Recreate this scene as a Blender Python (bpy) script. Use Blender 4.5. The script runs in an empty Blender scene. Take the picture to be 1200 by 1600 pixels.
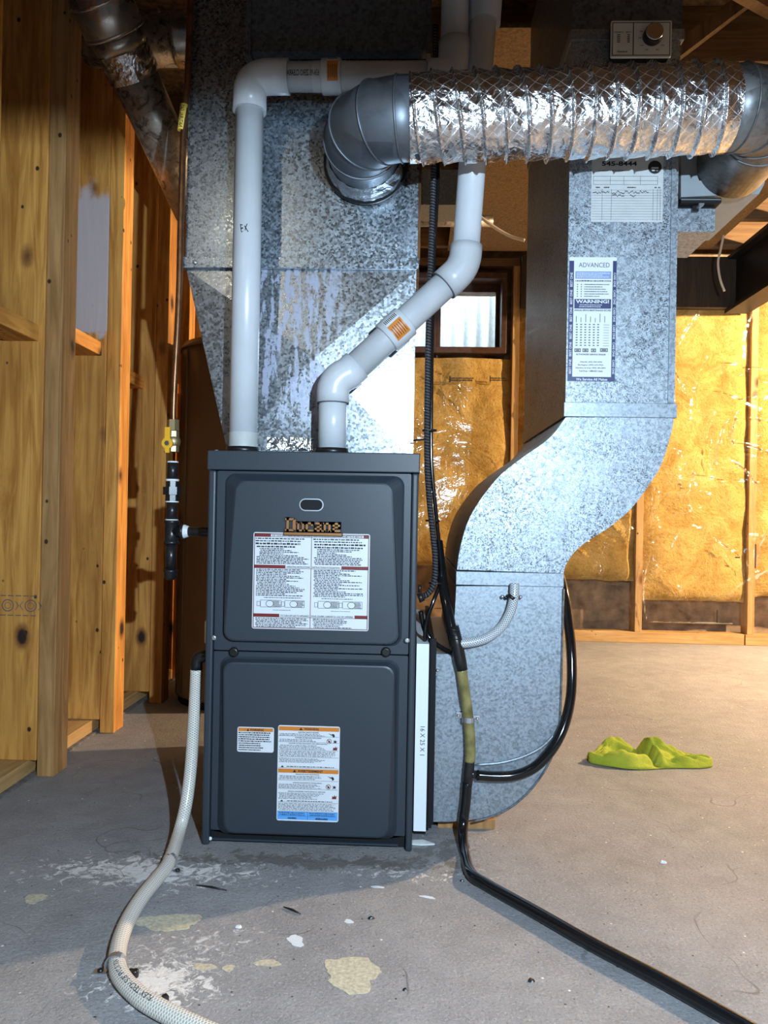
import bpy, bmesh, math, random
from mathutils import Vector, Matrix, noise
random.seed(7)
SC = bpy.context.scene
COL = SC.collection
V = Vector
# ------------------------------------------------------------------ camera
CAM_H, FPX = 0.71, 1200.0
CAM_ROT = (Matrix.Rotation(math.radians(2.15), 3, 'Z') @ Matrix.Rotation(math.radians(90.25), 3, 'X')
           @ Matrix.Rotation(math.radians(1.05), 3, 'Z'))
cam_d = bpy.data.cameras.new('camera')
cam = bpy.data.objects.new('camera', cam_d)
COL.objects.link(cam)
cam.matrix_world = Matrix.Translation((0, 0, CAM_H)) @ CAM_ROT.to_4x4()
cam_d.sensor_fit = 'VERTICAL'
cam_d.sensor_height = 36.0
cam_d.lens = 36.0 * FPX / 1600.0
cam_d.clip_start = 0.02
SC.camera = cam
# ------------------------------------------------------------------ world, exposure
w = bpy.data.worlds.new('world')
SC.world = w
w.use_nodes = True
w.node_tree.nodes['Background'].inputs[0].default_value = (0.75, 0.85, 1.0, 1)
w.node_tree.nodes['Background'].inputs[1].default_value = 0.07
SC.view_settings.view_transform = 'Standard'
SC.view_settings.look = 'None'
SC.view_settings.exposure = 0.0
SC.view_settings.gamma = 1.0
SC.view_settings.use_curve_mapping = False
KEY_POS, KEY_W = V((0.34, -0.16, 1.03)), 195.0
BULB_POS, BULB_W = V((2.95, 3.2, 1.98)), 760.0
FRONT_POS, FRONT_W = V((-0.80, 0.05, 2.06)), 9.0


def light(name, kind, pos, watts, color, size=0.05, parent=None, rot=None, **kw):
    d = bpy.data.lights.new(name, kind)
    d.energy = watts
    d.color = color
    if kind == 'AREA':
        d.size = size
    else:
        d.shadow_soft_size = size
    for k, v in kw.items():
        setattr(d, k, v)
    o = bpy.data.objects.new(name, d)
    COL.objects.link(o)
    o.location = pos
    if rot:
        o.rotation_euler = rot
    if parent:
        o.parent = parent
        o.matrix_parent_inverse = parent.matrix_basis.inverted()
    return o


def aim(o, target):
    o.rotation_euler = (V(target) - o.location).to_track_quat('-Z', 'Y').to_euler()


# a point of the picture (1200 x 1600) carried to its real depth Y, or down to the floor
def P(px, py, Y):
    d = CAM_ROT @ V(((px - 600) / FPX, -(py - 800) / FPX, -1))
    return V((0, 0, CAM_H)) + d * (Y / d.y)


def G(px, py, z=0.0):
    d = CAM_ROT @ V(((px - 600) / FPX, -(py - 800) / FPX, -1))
    return V((0, 0, CAM_H)) + d * ((z - CAM_H) / d.z)


def R(x0, y0, x1, y1, Y):
    xc, yc = (x0 + x1) / 2, (y0 + y1) / 2
    return P(x0, yc, Y).x, P(x1, yc, Y).x, P(xc, y1, Y).z, P(xc, y0, Y).z


# ------------------------------------------------------------------ materials
MATS = {}


class NT:
    def __init__(s, name):
        s.m = bpy.data.materials.new(name)
        s.m.use_nodes = True
        s.t = s.m.node_tree
        s.b = s.t.nodes['Principled BSDF']
        s.out = s.t.nodes['Material Output']
        MATS[name] = s.m

    def n(s, typ, ins=None, **props):
        nd = s.t.nodes.new(typ)
        for k, v in props.items():
            setattr(nd, k, v)
        for k, v in (ins or {}).items():
            s.set(nd.inputs[k], v)
        return nd

    def set(s, sock, v):
        if isinstance(v, bpy.types.NodeSocket):
            s.t.links.new(v, sock)
        else:
            if hasattr(v, '__len__') and len(v) == 3 and sock.type == 'RGBA':
                v = (*v, 1)
            sock.default_value = v

    def p(s, **kw):
        for k, v in kw.items():
            s.set(s.b.inputs[k.replace('_', ' ')], v)
        return s

    def coord(s, which='Object', scale=(1, 1, 1), rand=True):
        tc = s.n('ShaderNodeTexCoord')
        out = tc.outputs[which]
        if rand and which == 'Object':
            oi = s.n('ShaderNodeObjectInfo')
            mul = s.n('ShaderNodeMath', {0: oi.outputs['Random'], 1: 37.0}, operation='MULTIPLY')
            out = s.n('ShaderNodeVectorMath', {0: out, 1: mul.outputs[0]}, operation='ADD').outputs[0]
        if scale != (1, 1, 1):
            out = s.n('ShaderNodeVectorMath', {0: out, 1: scale}, operation='MULTIPLY').outputs[0]
        return out

    def noise(s, co, scale, detail=4, rough=0.55, dist=0.0):
        return s.n('ShaderNodeTexNoise', {'Vector': co, 'Scale': scale, 'Detail': detail, 'Roughness': rough, 'Distortion': dist}).outputs[0]

    def vor(s, co, scale, feat='F1', out='Distance'):
        return s.n('ShaderNodeTexVoronoi', {'Vector': co, 'Scale': scale}, feature=feat).outputs[out]

    def ramp(s, fac, stops):
        r = s.n('ShaderNodeValToRGB', {0: fac})
        e = r.color_ramp.elements
        while len(e) < len(stops):
            e.new(0.5)
        for i, (pos, c) in enumerate(stops):
            e[i].position = pos
            e[i].color = (*c, 1) if len(c) == 3 else c
        return r.outputs[0]

    def step(s, v, a, b):
        return s.n('ShaderNodeMapRange', {0: v, 1: a, 2: b, 3: 0.0, 4: 1.0}, interpolation_type='SMOOTHSTEP').outputs[0]

    def math(s, op, a, b=0.0):
        return s.n('ShaderNodeMath', {0: a, 1: b}, operation=op).outputs[0]

    def mix(s, fac, a, b, mode='MIX'):
        m = s.n('ShaderNodeMix', data_type='RGBA', blend_type=mode)
        s.set(m.inputs[0], fac)
        s.set(m.inputs[6], a)
        s.set(m.inputs[7], b)
        return m.outputs[2]

    def bump(s, h, strength=0.3, dist=0.01):
        b = s.n('ShaderNodeBump', {'Strength': strength, 'Distance': dist, 'Height': h})
        s.set(s.b.inputs['Normal'], b.outputs[0])
        return s


def plain(name, col, rough=0.5, metal=0.0, grain=0.0, gscale=60, spec=0.5):
    m = NT(name)
    m.p(Roughness=rough, Metallic=metal)
    m.b.inputs['Specular IOR Level'].default_value = spec
    if grain:
        n = m.noise(m.coord(), gscale, 4)
        dark = tuple(c * (1 - grain) for c in col)
        lite = tuple(min(1, c * (1 + grain)) for c in col)
        m.p(Base_Color=m.ramp(n, [(0.3, dark), (0.7, lite)]))
    else:
        m.p(Base_Color=col)
    return m.m


def wood(name, dark, lite, knots=True, white=None):
    m = NT(name)
    co = m.coord()
    g = m.noise(m.n('ShaderNodeVectorMath', {0: co, 1: (1, 1, 0.07)}, operation='MULTIPLY').outputs[0], 38, 5, 0.6, 1.2)
    big = m.noise(m.n('ShaderNodeVectorMath', {0: co, 1: (1, 1, 0.35)}, operation='MULTIPLY').outputs[0], 7, 3)
    c = m.ramp(g, [(0.36, dark), (0.62, lite)])
    c = m.mix(m.step(big, 0.35, 0.7), c, tuple(x * 0.7 for x in dark))
    c = m.mix(0.5, c, m.ramp(g, [(0.36, dark), (0.62, lite)]))
    oi = m.n('ShaderNodeObjectInfo')
    hv = m.n('ShaderNodeHueSaturation', {'Color': c, 'Value': m.n('ShaderNodeMapRange', {0: oi.outputs['Random'], 1: 0.0, 2: 1.0, 3: 0.82, 4: 1.12}).outputs[0]})
    c = hv.outputs[0]
    if knots:
        kc = m.n('ShaderNodeVectorMath', {0: co, 1: (1, 1, 0.62)}, operation='MULTIPLY').outputs[0]
        kd = m.math('ADD', m.vor(kc, 8.2), m.math('MULTIPLY', m.noise(co, 50, 2), 0.06))
        on = m.step(m.noise(co, 3.1, 1), 0.45, 0.52)
        c = m.mix(m.math('MULTIPLY', on, m.step(kd, 0.27, 0.13)), c, (0.22, 0.085, 0.02))
        c = m.mix(m.math('MULTIPLY', on, m.step(kd, 0.155, 0.105)), c, (0.025, 0.012, 0.006))
        fine = m.vor(m.n('ShaderNodeVectorMath', {0: co, 1: (1, 1, 0.8)}, operation='MULTIPLY').outputs[0], 15)
        c = m.mix(m.step(fine, 0.095, 0.06), c, (0.04, 0.02, 0.01))
    if white:
        tc = m.n('ShaderNodeTexCoord')
        z = m.n('ShaderNodeSeparateXYZ', {0: tc.outputs['Object']}).outputs[2]
        zz = m.math('ADD', z, m.math('MULTIPLY', m.math('SUBTRACT', m.noise(co, 14, 5), 0.5), 0.22))
        f = m.math('MULTIPLY', m.step(zz, white[0] - 0.015, white[0] + 0.02), m.step(zz, white[1] + 0.05, white[1] - 0.02))
        c = m.mix(m.math('MULTIPLY', f, 0.9), c, (0.60, 0.53, 0.53))
    m.p(Base_Color=c, Roughness=0.62)
    m.bump(g, 0.25, 0.004)
    return m.m


def galv(name, lo, hi, scale=110, metal=0.45, rough=0.42, fleck=0.0, drip=False, dirt=0.0):
    m = NT(name)
    co = m.coord()
    cell = m.vor(co, scale, out='Color')
    cell = m.n('ShaderNodeSeparateColor', {0: cell}).outputs[0]
    n = m.noise(co, scale * 0.9, 5, 0.65, 0.6)
    f = m.math('ADD', m.math('MULTIPLY', cell, 0.2), m.math('MULTIPLY', n, 0.8))
    c = m.ramp(f, [(0.34, lo), (0.60, hi)])
    if fleck:
        d1 = m.noise(co, 210, 2, 0.5, 1.6)
        d2 = m.noise(co, 105, 2, 0.5, 2.8)
        amt = m.step(m.noise(co, 8, 3), 0.3, 0.7)
        a1 = m.math('MULTIPLY', m.step(d1, 0.53, 0.60), m.math('ADD', m.math('MULTIPLY', amt, 0.45), 0.35))
        a2 = m.math('MULTIPLY', m.step(d2, 0.58, 0.62), m.math('ADD', m.math('MULTIPLY', amt, 0.5), 0.45))
        c = m.mix(m.math('MULTIPLY', m.math('MAXIMUM', a1, a2), fleck), c, tuple(x * 0.05 for x in hi))
    if dirt:
        c = m.mix(m.math('MULTIPLY', m.step(m.noise(co, 26, 6, 0.7, 1.0), 0.5, 0.62), dirt), c, (0.03, 0.024, 0.018))
    r = m.math('ADD', m.math('MULTIPLY', cell, 0.18), rough - 0.09)
    if drip:
        st = m.n('ShaderNodeVectorMath', {0: co, 1: (1, 1, 0.16)}, operation='MULTIPLY').outputs[0]
        a = m.noise(st, 55, 3, 0.6, 0.4)
        b = m.noise(co, 85, 4, 0.6, 0.8)
        tc = m.n('ShaderNodeTexCoord').outputs['Object']
        sep = m.n('ShaderNodeSeparateXYZ', {0: tc})
        # the run of mineral stain sits left of centre on this sheet, feathering at its ends
        band = m.math('MULTIPLY', m.step(sep.outputs[0], -0.20, -0.13), m.step(sep.outputs[0], 0.15, 0.03))
        band = m.math('MULTIPLY', band, m.step(sep.outputs[2], 0.02, 0.16))
        mask = m.math('ADD', m.math('MULTIPLY', a, 0.75), m.math('MULTIPLY', b, 0.35))
        mask = m.math('MULTIPLY', m.step(mask, 0.545, 0.60), band)
        c = m.mix(m.math('MULTIPLY', mask, 0.9), c, (0.50, 0.54, 0.68))
        r = m.math('ADD', r, m.math('MULTIPLY', mask, 0.3))
    m.p(Base_Color=c, Metallic=metal, Roughness=r)
    m.bump(f, 0.08, 0.002)
    return m.m


def concrete():
    m = NT('floor_paint')
    tc = m.n('ShaderNodeTexCoord').outputs['Object']
    fine = m.noise(tc, 210, 5, 0.75)
    mid = m.noise(tc, 16, 5, 0.6)
    big = m.noise(tc, 2.3, 4, 0.6, 0.6)
    c = m.ramp(big, [(0.3, (0.228, 0.231, 0.240)), (0.7, (0.34, 0.343, 0.356))])
    c = m.mix(0.35, c, m.ramp(mid, [(0.3, (0.185, 0.185, 0.19)), (0.7, (0.40, 0.395, 0.405))]))
    c = m.mix(m.math('MULTIPLY', m.step(fine, 0.47, 0.33), 0.8), c, (0.15, 0.14, 0.14))
    c = m.mix(m.math('MULTIPLY', m.step(fine, 0.55, 0.68), 0.65), c, (0.60, 0.56, 0.53))

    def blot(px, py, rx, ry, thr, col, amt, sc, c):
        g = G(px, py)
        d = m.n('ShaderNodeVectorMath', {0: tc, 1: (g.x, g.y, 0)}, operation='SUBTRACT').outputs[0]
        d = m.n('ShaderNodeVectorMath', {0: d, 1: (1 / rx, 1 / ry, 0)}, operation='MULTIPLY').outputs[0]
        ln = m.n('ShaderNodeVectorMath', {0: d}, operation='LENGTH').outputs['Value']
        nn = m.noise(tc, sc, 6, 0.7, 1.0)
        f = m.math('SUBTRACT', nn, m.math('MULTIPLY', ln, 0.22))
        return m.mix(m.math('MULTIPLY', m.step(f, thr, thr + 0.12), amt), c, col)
    # plaster dust and drill dust where the hose clips were fixed, darker blots along the furnace foot
    c = blot(230, 1362, 0.24, 0.07, 0.32, (0.82, 0.80, 0.78), 0.9, 42, c)
    c = blot(245, 1535, 0.10, 0.07, 0.32, (0.82, 0.80, 0.78), 0.9, 60, c)
    c = blot(310, 1480, 0.16, 0.12, 0.44, (0.78, 0.76, 0.75), 0.7, 50, c)
    c = blot(640, 1365, 0.30, 0.07, 0.46, (0.80, 0.78, 0.76), 0.8, 55, c)
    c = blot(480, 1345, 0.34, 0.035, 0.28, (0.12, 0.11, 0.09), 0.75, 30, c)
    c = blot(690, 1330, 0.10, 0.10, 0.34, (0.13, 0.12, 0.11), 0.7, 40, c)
    c = blot(1000, 1150, 0.5, 0.5, 0.52, (0.27, 0.23, 0.20), 0.5, 5, c)
    # scattered black and white specks, hairline scratches
    sp = m.vor(tc, 34)
    c = m.mix(m.step(sp, 0.075, 0.05), c, (0.05, 0.045, 0.04))
    sp2 = m.vor(m.n('ShaderNodeVectorMath', {0: tc, 1: (3.3, 1.7, 0)}, operation='ADD').outputs[0], 21)
    c = m.mix(m.step(sp2, 0.06, 0.03), c, (0.85, 0.84, 0.82))
    wv = m.n('ShaderNodeTexVoronoi', {'Vector': m.n('ShaderNodeVectorMath', {0: tc, 1: m.n('ShaderNodeTexNoise', {'Vector': tc, 'Scale': 3.0}).outputs[1]}, operation='ADD').outputs[0], 'Scale': 1.6}, feature='DISTANCE_TO_EDGE').outputs[0]
    crack = m.math('MULTIPLY', m.step(wv, 0.006, 0.001), m.step(m.noise(tc, 4, 2), 0.5, 0.6))
    c = m.mix(m.math('MULTIPLY', crack, 0.6), c, (0.09, 0.08, 0.075))
    m.p(Base_Color=c, Roughness=0.62)
    h = m.math('ADD', m.math('MULTIPLY', fine, 0.6), m.math('MULTIPLY', m.noise(tc, 90, 3), 0.6))
    m.bump(h, 0.8, 0.005)
    return m.m


def foil():
    m = NT('foil')
    uv = m.n('ShaderNodeTexCoord').outputs['UV']
    sep = m.n('ShaderNodeSeparateXYZ', {0: uv})
    u, v = sep.outputs[0], sep.outputs[1]
    co = m.coord('Object', rand=False)
    wob = m.math('MULTIPLY', m.math('SUBTRACT', m.noise(co, 25, 2), 0.5), 0.35)

    def lines(a, b, k):
        x = m.math('ADD', m.math('ADD', m.math('MULTIPLY', u, a), m.math('MULTIPLY', v, b)), wob)
        f = m.math('ABSOLUTE', m.math('SUBTRACT', m.math('FRACT', x), 0.5))
        return m.step(f, k, 0.0)
    ln = m.math('MAXIMUM', lines(34, 40, 0.05), lines(34, -22, 0.05))
    cr = m.noise(co, 26, 4, 0.55, 2.5)
    fac = m.vor(co, 60, out='Color')
    fac = m.n('ShaderNodeSeparateColor', {0: fac}).outputs[0]
    h = m.math('ADD', m.math('ADD', cr, m.math('MULTIPLY', m.vor(co, 17), 1.3)), m.math('MULTIPLY', ln, 0.035))
    m.p(Base_Color=m.mix(m.math('MULTIPLY', ln, 0.45), m.mix(fac, (0.72, 0.74, 0.77), (0.86, 0.88, 0.90)), (0.95, 0.95, 0.95)), Metallic=1.0, Roughness=m.math('ADD', 0.2, m.math('MULTIPLY', ln, 0.3)))
    m.bump(h, 0.5, 0.009)
    return m.m


def braid(name, base, thread, amt=0.75):
    m = NT(name)
    uv = m.n('ShaderNodeTexCoord').outputs['UV']
    sep = m.n('ShaderNodeSeparateXYZ', {0: uv})
    u, v = sep.outputs[0], sep.outputs[1]

    def ln(sg):
        x = m.math('ADD', m.math('MULTIPLY', u, 9.0), m.math('MULTIPLY', v, 190.0 * sg))
        f = m.math('ABSOLUTE', m.math('SUBTRACT', m.math('FRACT', x), 0.5))
        return m.step(f, 0.17, 0.10)
    f = m.math('MAXIMUM', ln(1), ln(-1))
    m.p(Base_Color=m.mix(m.math('MULTIPLY', f, amt), base, thread), Roughness=0.25)
    m.b.inputs['Subsurface Weight'].default_value = 0.0
    m.bump(f, 0.15, 0.001)
    return m.m


def cable_armor():
    m = NT('armor')
    uv = m.n('ShaderNodeTexCoord').outputs['UV']
    sep = m.n('ShaderNodeSeparateXYZ', {0: uv})
    x = m.math('ADD', m.math('MULTIPLY', sep.outputs[1], 150.0), sep.outputs[0])
    f = m.math('ABSOLUTE', m.math('SUBTRACT', m.math('FRACT', x), 0.5))
    m.p(Base_Color=m.mix(m.step(f, 0.15, 0.3), (0.02, 0.02, 0.022), (0.10, 0.10, 0.11)), Roughness=0.25, Metallic=0.3)
    m.bump(f, 0.9, 0.004)
    return m.m


def batt():
    m = NT('fibreglass')
    co = m.coord()
    n = m.noise(co, 6, 6, 0.7, 0.8)
    f = m.noise(co, 70, 5, 0.7, 0.4)
    c = m.ramp(n, [(0.25, (0.36, 0.20, 0.05)), (0.5, (0.60, 0.40, 0.125)), (0.75, (0.74, 0.55, 0.22))])
    c = m.mix(m.math('MULTIPLY', m.step(f, 0.5, 0.34), 0.45), c, (0.30, 0.15, 0.03))
    m.p(Base_Color=c, Roughness=0.95)
    m.b.inputs['Specular IOR Level'].default_value = 0.05
    m.bump(m.math('ADD', n, m.math('MULTIPLY', f, 0.35)), 0.8, 0.02)
    return m.m


def poly():
    m = NT('polythene')
    co = m.coord(rand=False)
    st = m.n('ShaderNodeVectorMath', {0: co, 1: (1, 1, 2.2)}, operation='MULTIPLY').outputs[0]
    h = m.math('ADD', m.noise(st, 7, 3, 0.5, 1.5), m.math('MULTIPLY', m.noise(co, 2.5, 2), 0.6))
    bp = m.n('ShaderNodeBump', {'Strength': 0.16, 'Distance': 0.03, 'Height': h}).outputs[0]
    gl = m.n('ShaderNodeBsdfGlossy', {'Color': (1, 1, 1, 1), 'Roughness': 0.10, 'Normal': bp}).outputs[0]
    tr = m.n('ShaderNodeBsdfTransparent', {0: (0.96, 0.95, 0.93, 1)}).outputs[0]
    fr = m.n('ShaderNodeFresnel', {'IOR': 1.45, 'Normal': bp}).outputs[0]
    fr = m.math('ADD', m.math('MULTIPLY', fr, 0.7), 0.01)
    mx = m.n('ShaderNodeMixShader', {0: fr, 1: tr, 2: gl}).outputs[0]
    m.t.links.new(mx, m.out.inputs['Surface'])
    return m.m


def glass():
    m = NT('window_glass')
    gl = m.n('ShaderNodeBsdfGlossy', {'Color': (1, 1, 1, 1), 'Roughness': 0.02}).outputs[0]
    tr = m.n('ShaderNodeBsdfTransparent', {0: (0.95, 0.98, 1, 1)}).outputs[0]
    mx = m.n('ShaderNodeMixShader', {0: 0.06, 1: tr, 2: gl}).outputs[0]
    m.t.links.new(mx, m.out.inputs['Surface'])
    return m.m


def terry():
    m = NT('terry_cloth')
    co = m.coord()
    n = m.noise(co, 9, 3)
    f = m.noise(co, 260, 3, 0.7)
    c = m.ramp(n, [(0.3, (0.26, 0.34, 0.018)), (0.7, (0.50, 0.53, 0.05))])
    c = m.mix(m.step(m.noise(co, 13, 4, 0.6), 0.60, 0.72), c, (0.10, 0.11, 0.015))  # darker fold shading mixed into the cloth colour
    c = m.mix(m.math('MULTIPLY', m.step(f, 0.5, 0.35), 0.4), c, (0.25, 0.32, 0.01))
    m.p(Base_Color=c, Roughness=0.95)
    m.bump(f, 0.6, 0.004)
    return m.m


def tube_clear():
    m = NT('olive_tube')
    co = m.coord()
    m.p(Base_Color=m.ramp(m.noise(co, 25, 3), [(0.3, (0.10, 0.085, 0.025)), (0.7, (0.30, 0.26, 0.10))]), Roughness=0.15)
    return m.m


concrete(); foil(); batt(); poly(); glass(); terry(); cable_armor(); tube_clear()
wood('pine', (0.50, 0.19, 0.028), (0.88, 0.43, 0.095))
wood('pine_grey', (0.34, 0.17, 0.05), (0.58, 0.32, 0.12))
wood('pine_light', (0.55, 0.32, 0.11), (0.74, 0.49, 0.22))
wood('pine_painted', (0.50, 0.19, 0.028), (0.88, 0.43, 0.095), white=(0.165, 0.60))
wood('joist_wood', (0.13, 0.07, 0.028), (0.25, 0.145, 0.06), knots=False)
wood('beam_wood', (0.035, 0.022, 0.013), (0.07, 0.045, 0.025), knots=False)  # near black so the back wall board reads as shaded
plain('panel_board', (0.23, 0.14, 0.055), 0.8, grain=0.45, gscale=120)
plain('osb', (0.12, 0.075, 0.035), 0.85, grain=0.7, gscale=55)
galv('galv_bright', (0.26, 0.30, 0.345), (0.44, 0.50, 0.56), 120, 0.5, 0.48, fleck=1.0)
galv('galv_boot', (0.20, 0.235, 0.27), (0.34, 0.39, 0.44), 200, 0.6, 0.46)
galv('galv_blue', (0.15, 0.175, 0.205), (0.46, 0.53, 0.60), 210, 0.92, 0.32)
galv('galv_drip', (0.24, 0.26, 0.28), (0.46, 0.50, 0.54), 190, 0.92, 0.33, drip=True)
galv('galv_dark', (0.07, 0.08, 0.09), (0.16, 0.18, 0.20), 110, 0.4, 0.5)  # galvanized darkened to carry the shade on trunk and riser
galv('galv_dusty', (0.34, 0.30, 0.25), (0.55, 0.50, 0.43), 60, 0.65, 0.42, dirt=0.75)
galv('galv_smooth', (0.50, 0.47, 0.42), (0.60, 0.57, 0.52), 40, 0.85, 0.32)
galv('elbow_steel', (0.10, 0.115, 0.135), (0.15, 0.17, 0.195), 14, 0.7, 0.45)
galv('elbow_worn', (0.10, 0.105, 0.11), (0.20, 0.205, 0.21), 22, 0.6, 0.5, dirt=0.4)
plain('slate_paint', (0.024, 0.034, 0.046), 0.45, grain=0.05, gscale=300)
plain('slate_dark', (0.008, 0.009, 0.011), 0.7, spec=0.25)
plain('pvc', (0.56, 0.60, 0.64), 0.3, grain=0.05, gscale=12)
plain('pvc_grey', (0.47, 0.50, 0.53), 0.35, grain=0.08, gscale=12)
plain('rubber', (0.010, 0.010, 0.011), 0.35)
plain('black_tube', (0.008, 0.008, 0.009), 0.12)
plain('black_iron', (0.014, 0.014, 0.016), 0.32, grain=0.3, gscale=120)
plain('chrome', (0.75, 0.76, 0.78), 0.22, 1.0)
plain('zinc', (0.55, 0.58, 0.62), 0.35, 0.9)
plain('brass', (0.50, 0.40, 0.22), 0.5, 0.9)
plain('copper', (0.26, 0.125, 0.06), 0.32, 0.85, grain=0.35, gscale=30)
plain('badge_copper', (0.40, 0.185, 0.065), 0.35, 0.5)
plain('yellow', (0.80, 0.42, 0.02), 0.4)
plain('tag_yellow', (0.86, 0.62, 0.10), 0.5)
plain('ink', (0.012, 0.012, 0.014), 0.6)
plain('ink_grey', (0.10, 0.11, 0.13), 0.6)
plain('label_white', (0.66, 0.70, 0.74), 0.45)
plain('label_red', (0.17, 0.013, 0.011), 0.45)
plain('label_orange', (0.60, 0.20, 0.024), 0.45)
plain('label_blue', (0.10, 0.36, 0.80), 0.45)
plain('navy', (0.02, 0.03, 0.12), 0.45)
plain('band_blue', (0.22, 0.31, 0.55), 0.45)
plain('card', (0.50, 0.53, 0.53), 0.55, grain=0.06, gscale=40)
plain('dial_plate', (0.85, 0.90, 0.88), 0.4)
plain('filter_card', (0.80, 0.85, 0.90), 0.6)
plain('tape', (0.80, 0.82, 0.84), 0.6)
plain('cream', (0.72, 0.62, 0.42), 0.5)
plain('heater_paint', (0.16, 0.125, 0.08), 0.35, grain=0.12, gscale=5)
plain('humidifier_grey', (0.30, 0.34, 0.36), 0.55, grain=0.06, gscale=20)
plain('steel_beam', (0.012, 0.010, 0.009), 0.5, 0.3)
plain('frame_brown', (0.075, 0.035, 0.022), 0.45, grain=0.3, gscale=40)
plain('foundation', (0.34, 0.24, 0.155), 0.9, grain=0.45, gscale=14)
plain('grey_block', (0.16, 0.15, 0.14), 0.9, grain=0.5, gscale=60)
plain('bare_concrete', (0.47, 0.43, 0.32), 0.85, grain=0.28, gscale=160)
plain('well_steel', (0.72, 0.82, 0.90), 0.6, grain=0.15, gscale=40)
plain('cable_white', (0.78, 0.70, 0.56), 0.4)
plain('clear_plastic', (0.70, 0.72, 0.72), 0.15)
plain('lamp_body', (0.02, 0.02, 0.02), 0.4)
braid('braid_white', (0.42, 0.385, 0.32), (0.86, 0.85, 0.82), 0.9)
braid('braid_clear', (0.20, 0.22, 0.24), (0.72, 0.76, 0.80), 0.9)
e = NT('bulb_glow')
e.p(Base_Color=(1, 0.85, 0.6), Emission_Color=(1, 0.72, 0.42), Emission_Strength=12.0)
e = NT('led_glow')
e.p(Base_Color=(1, 1, 1), Emission_Color=(0.85, 0.93, 1.0), Emission_Strength=12.0)


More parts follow.
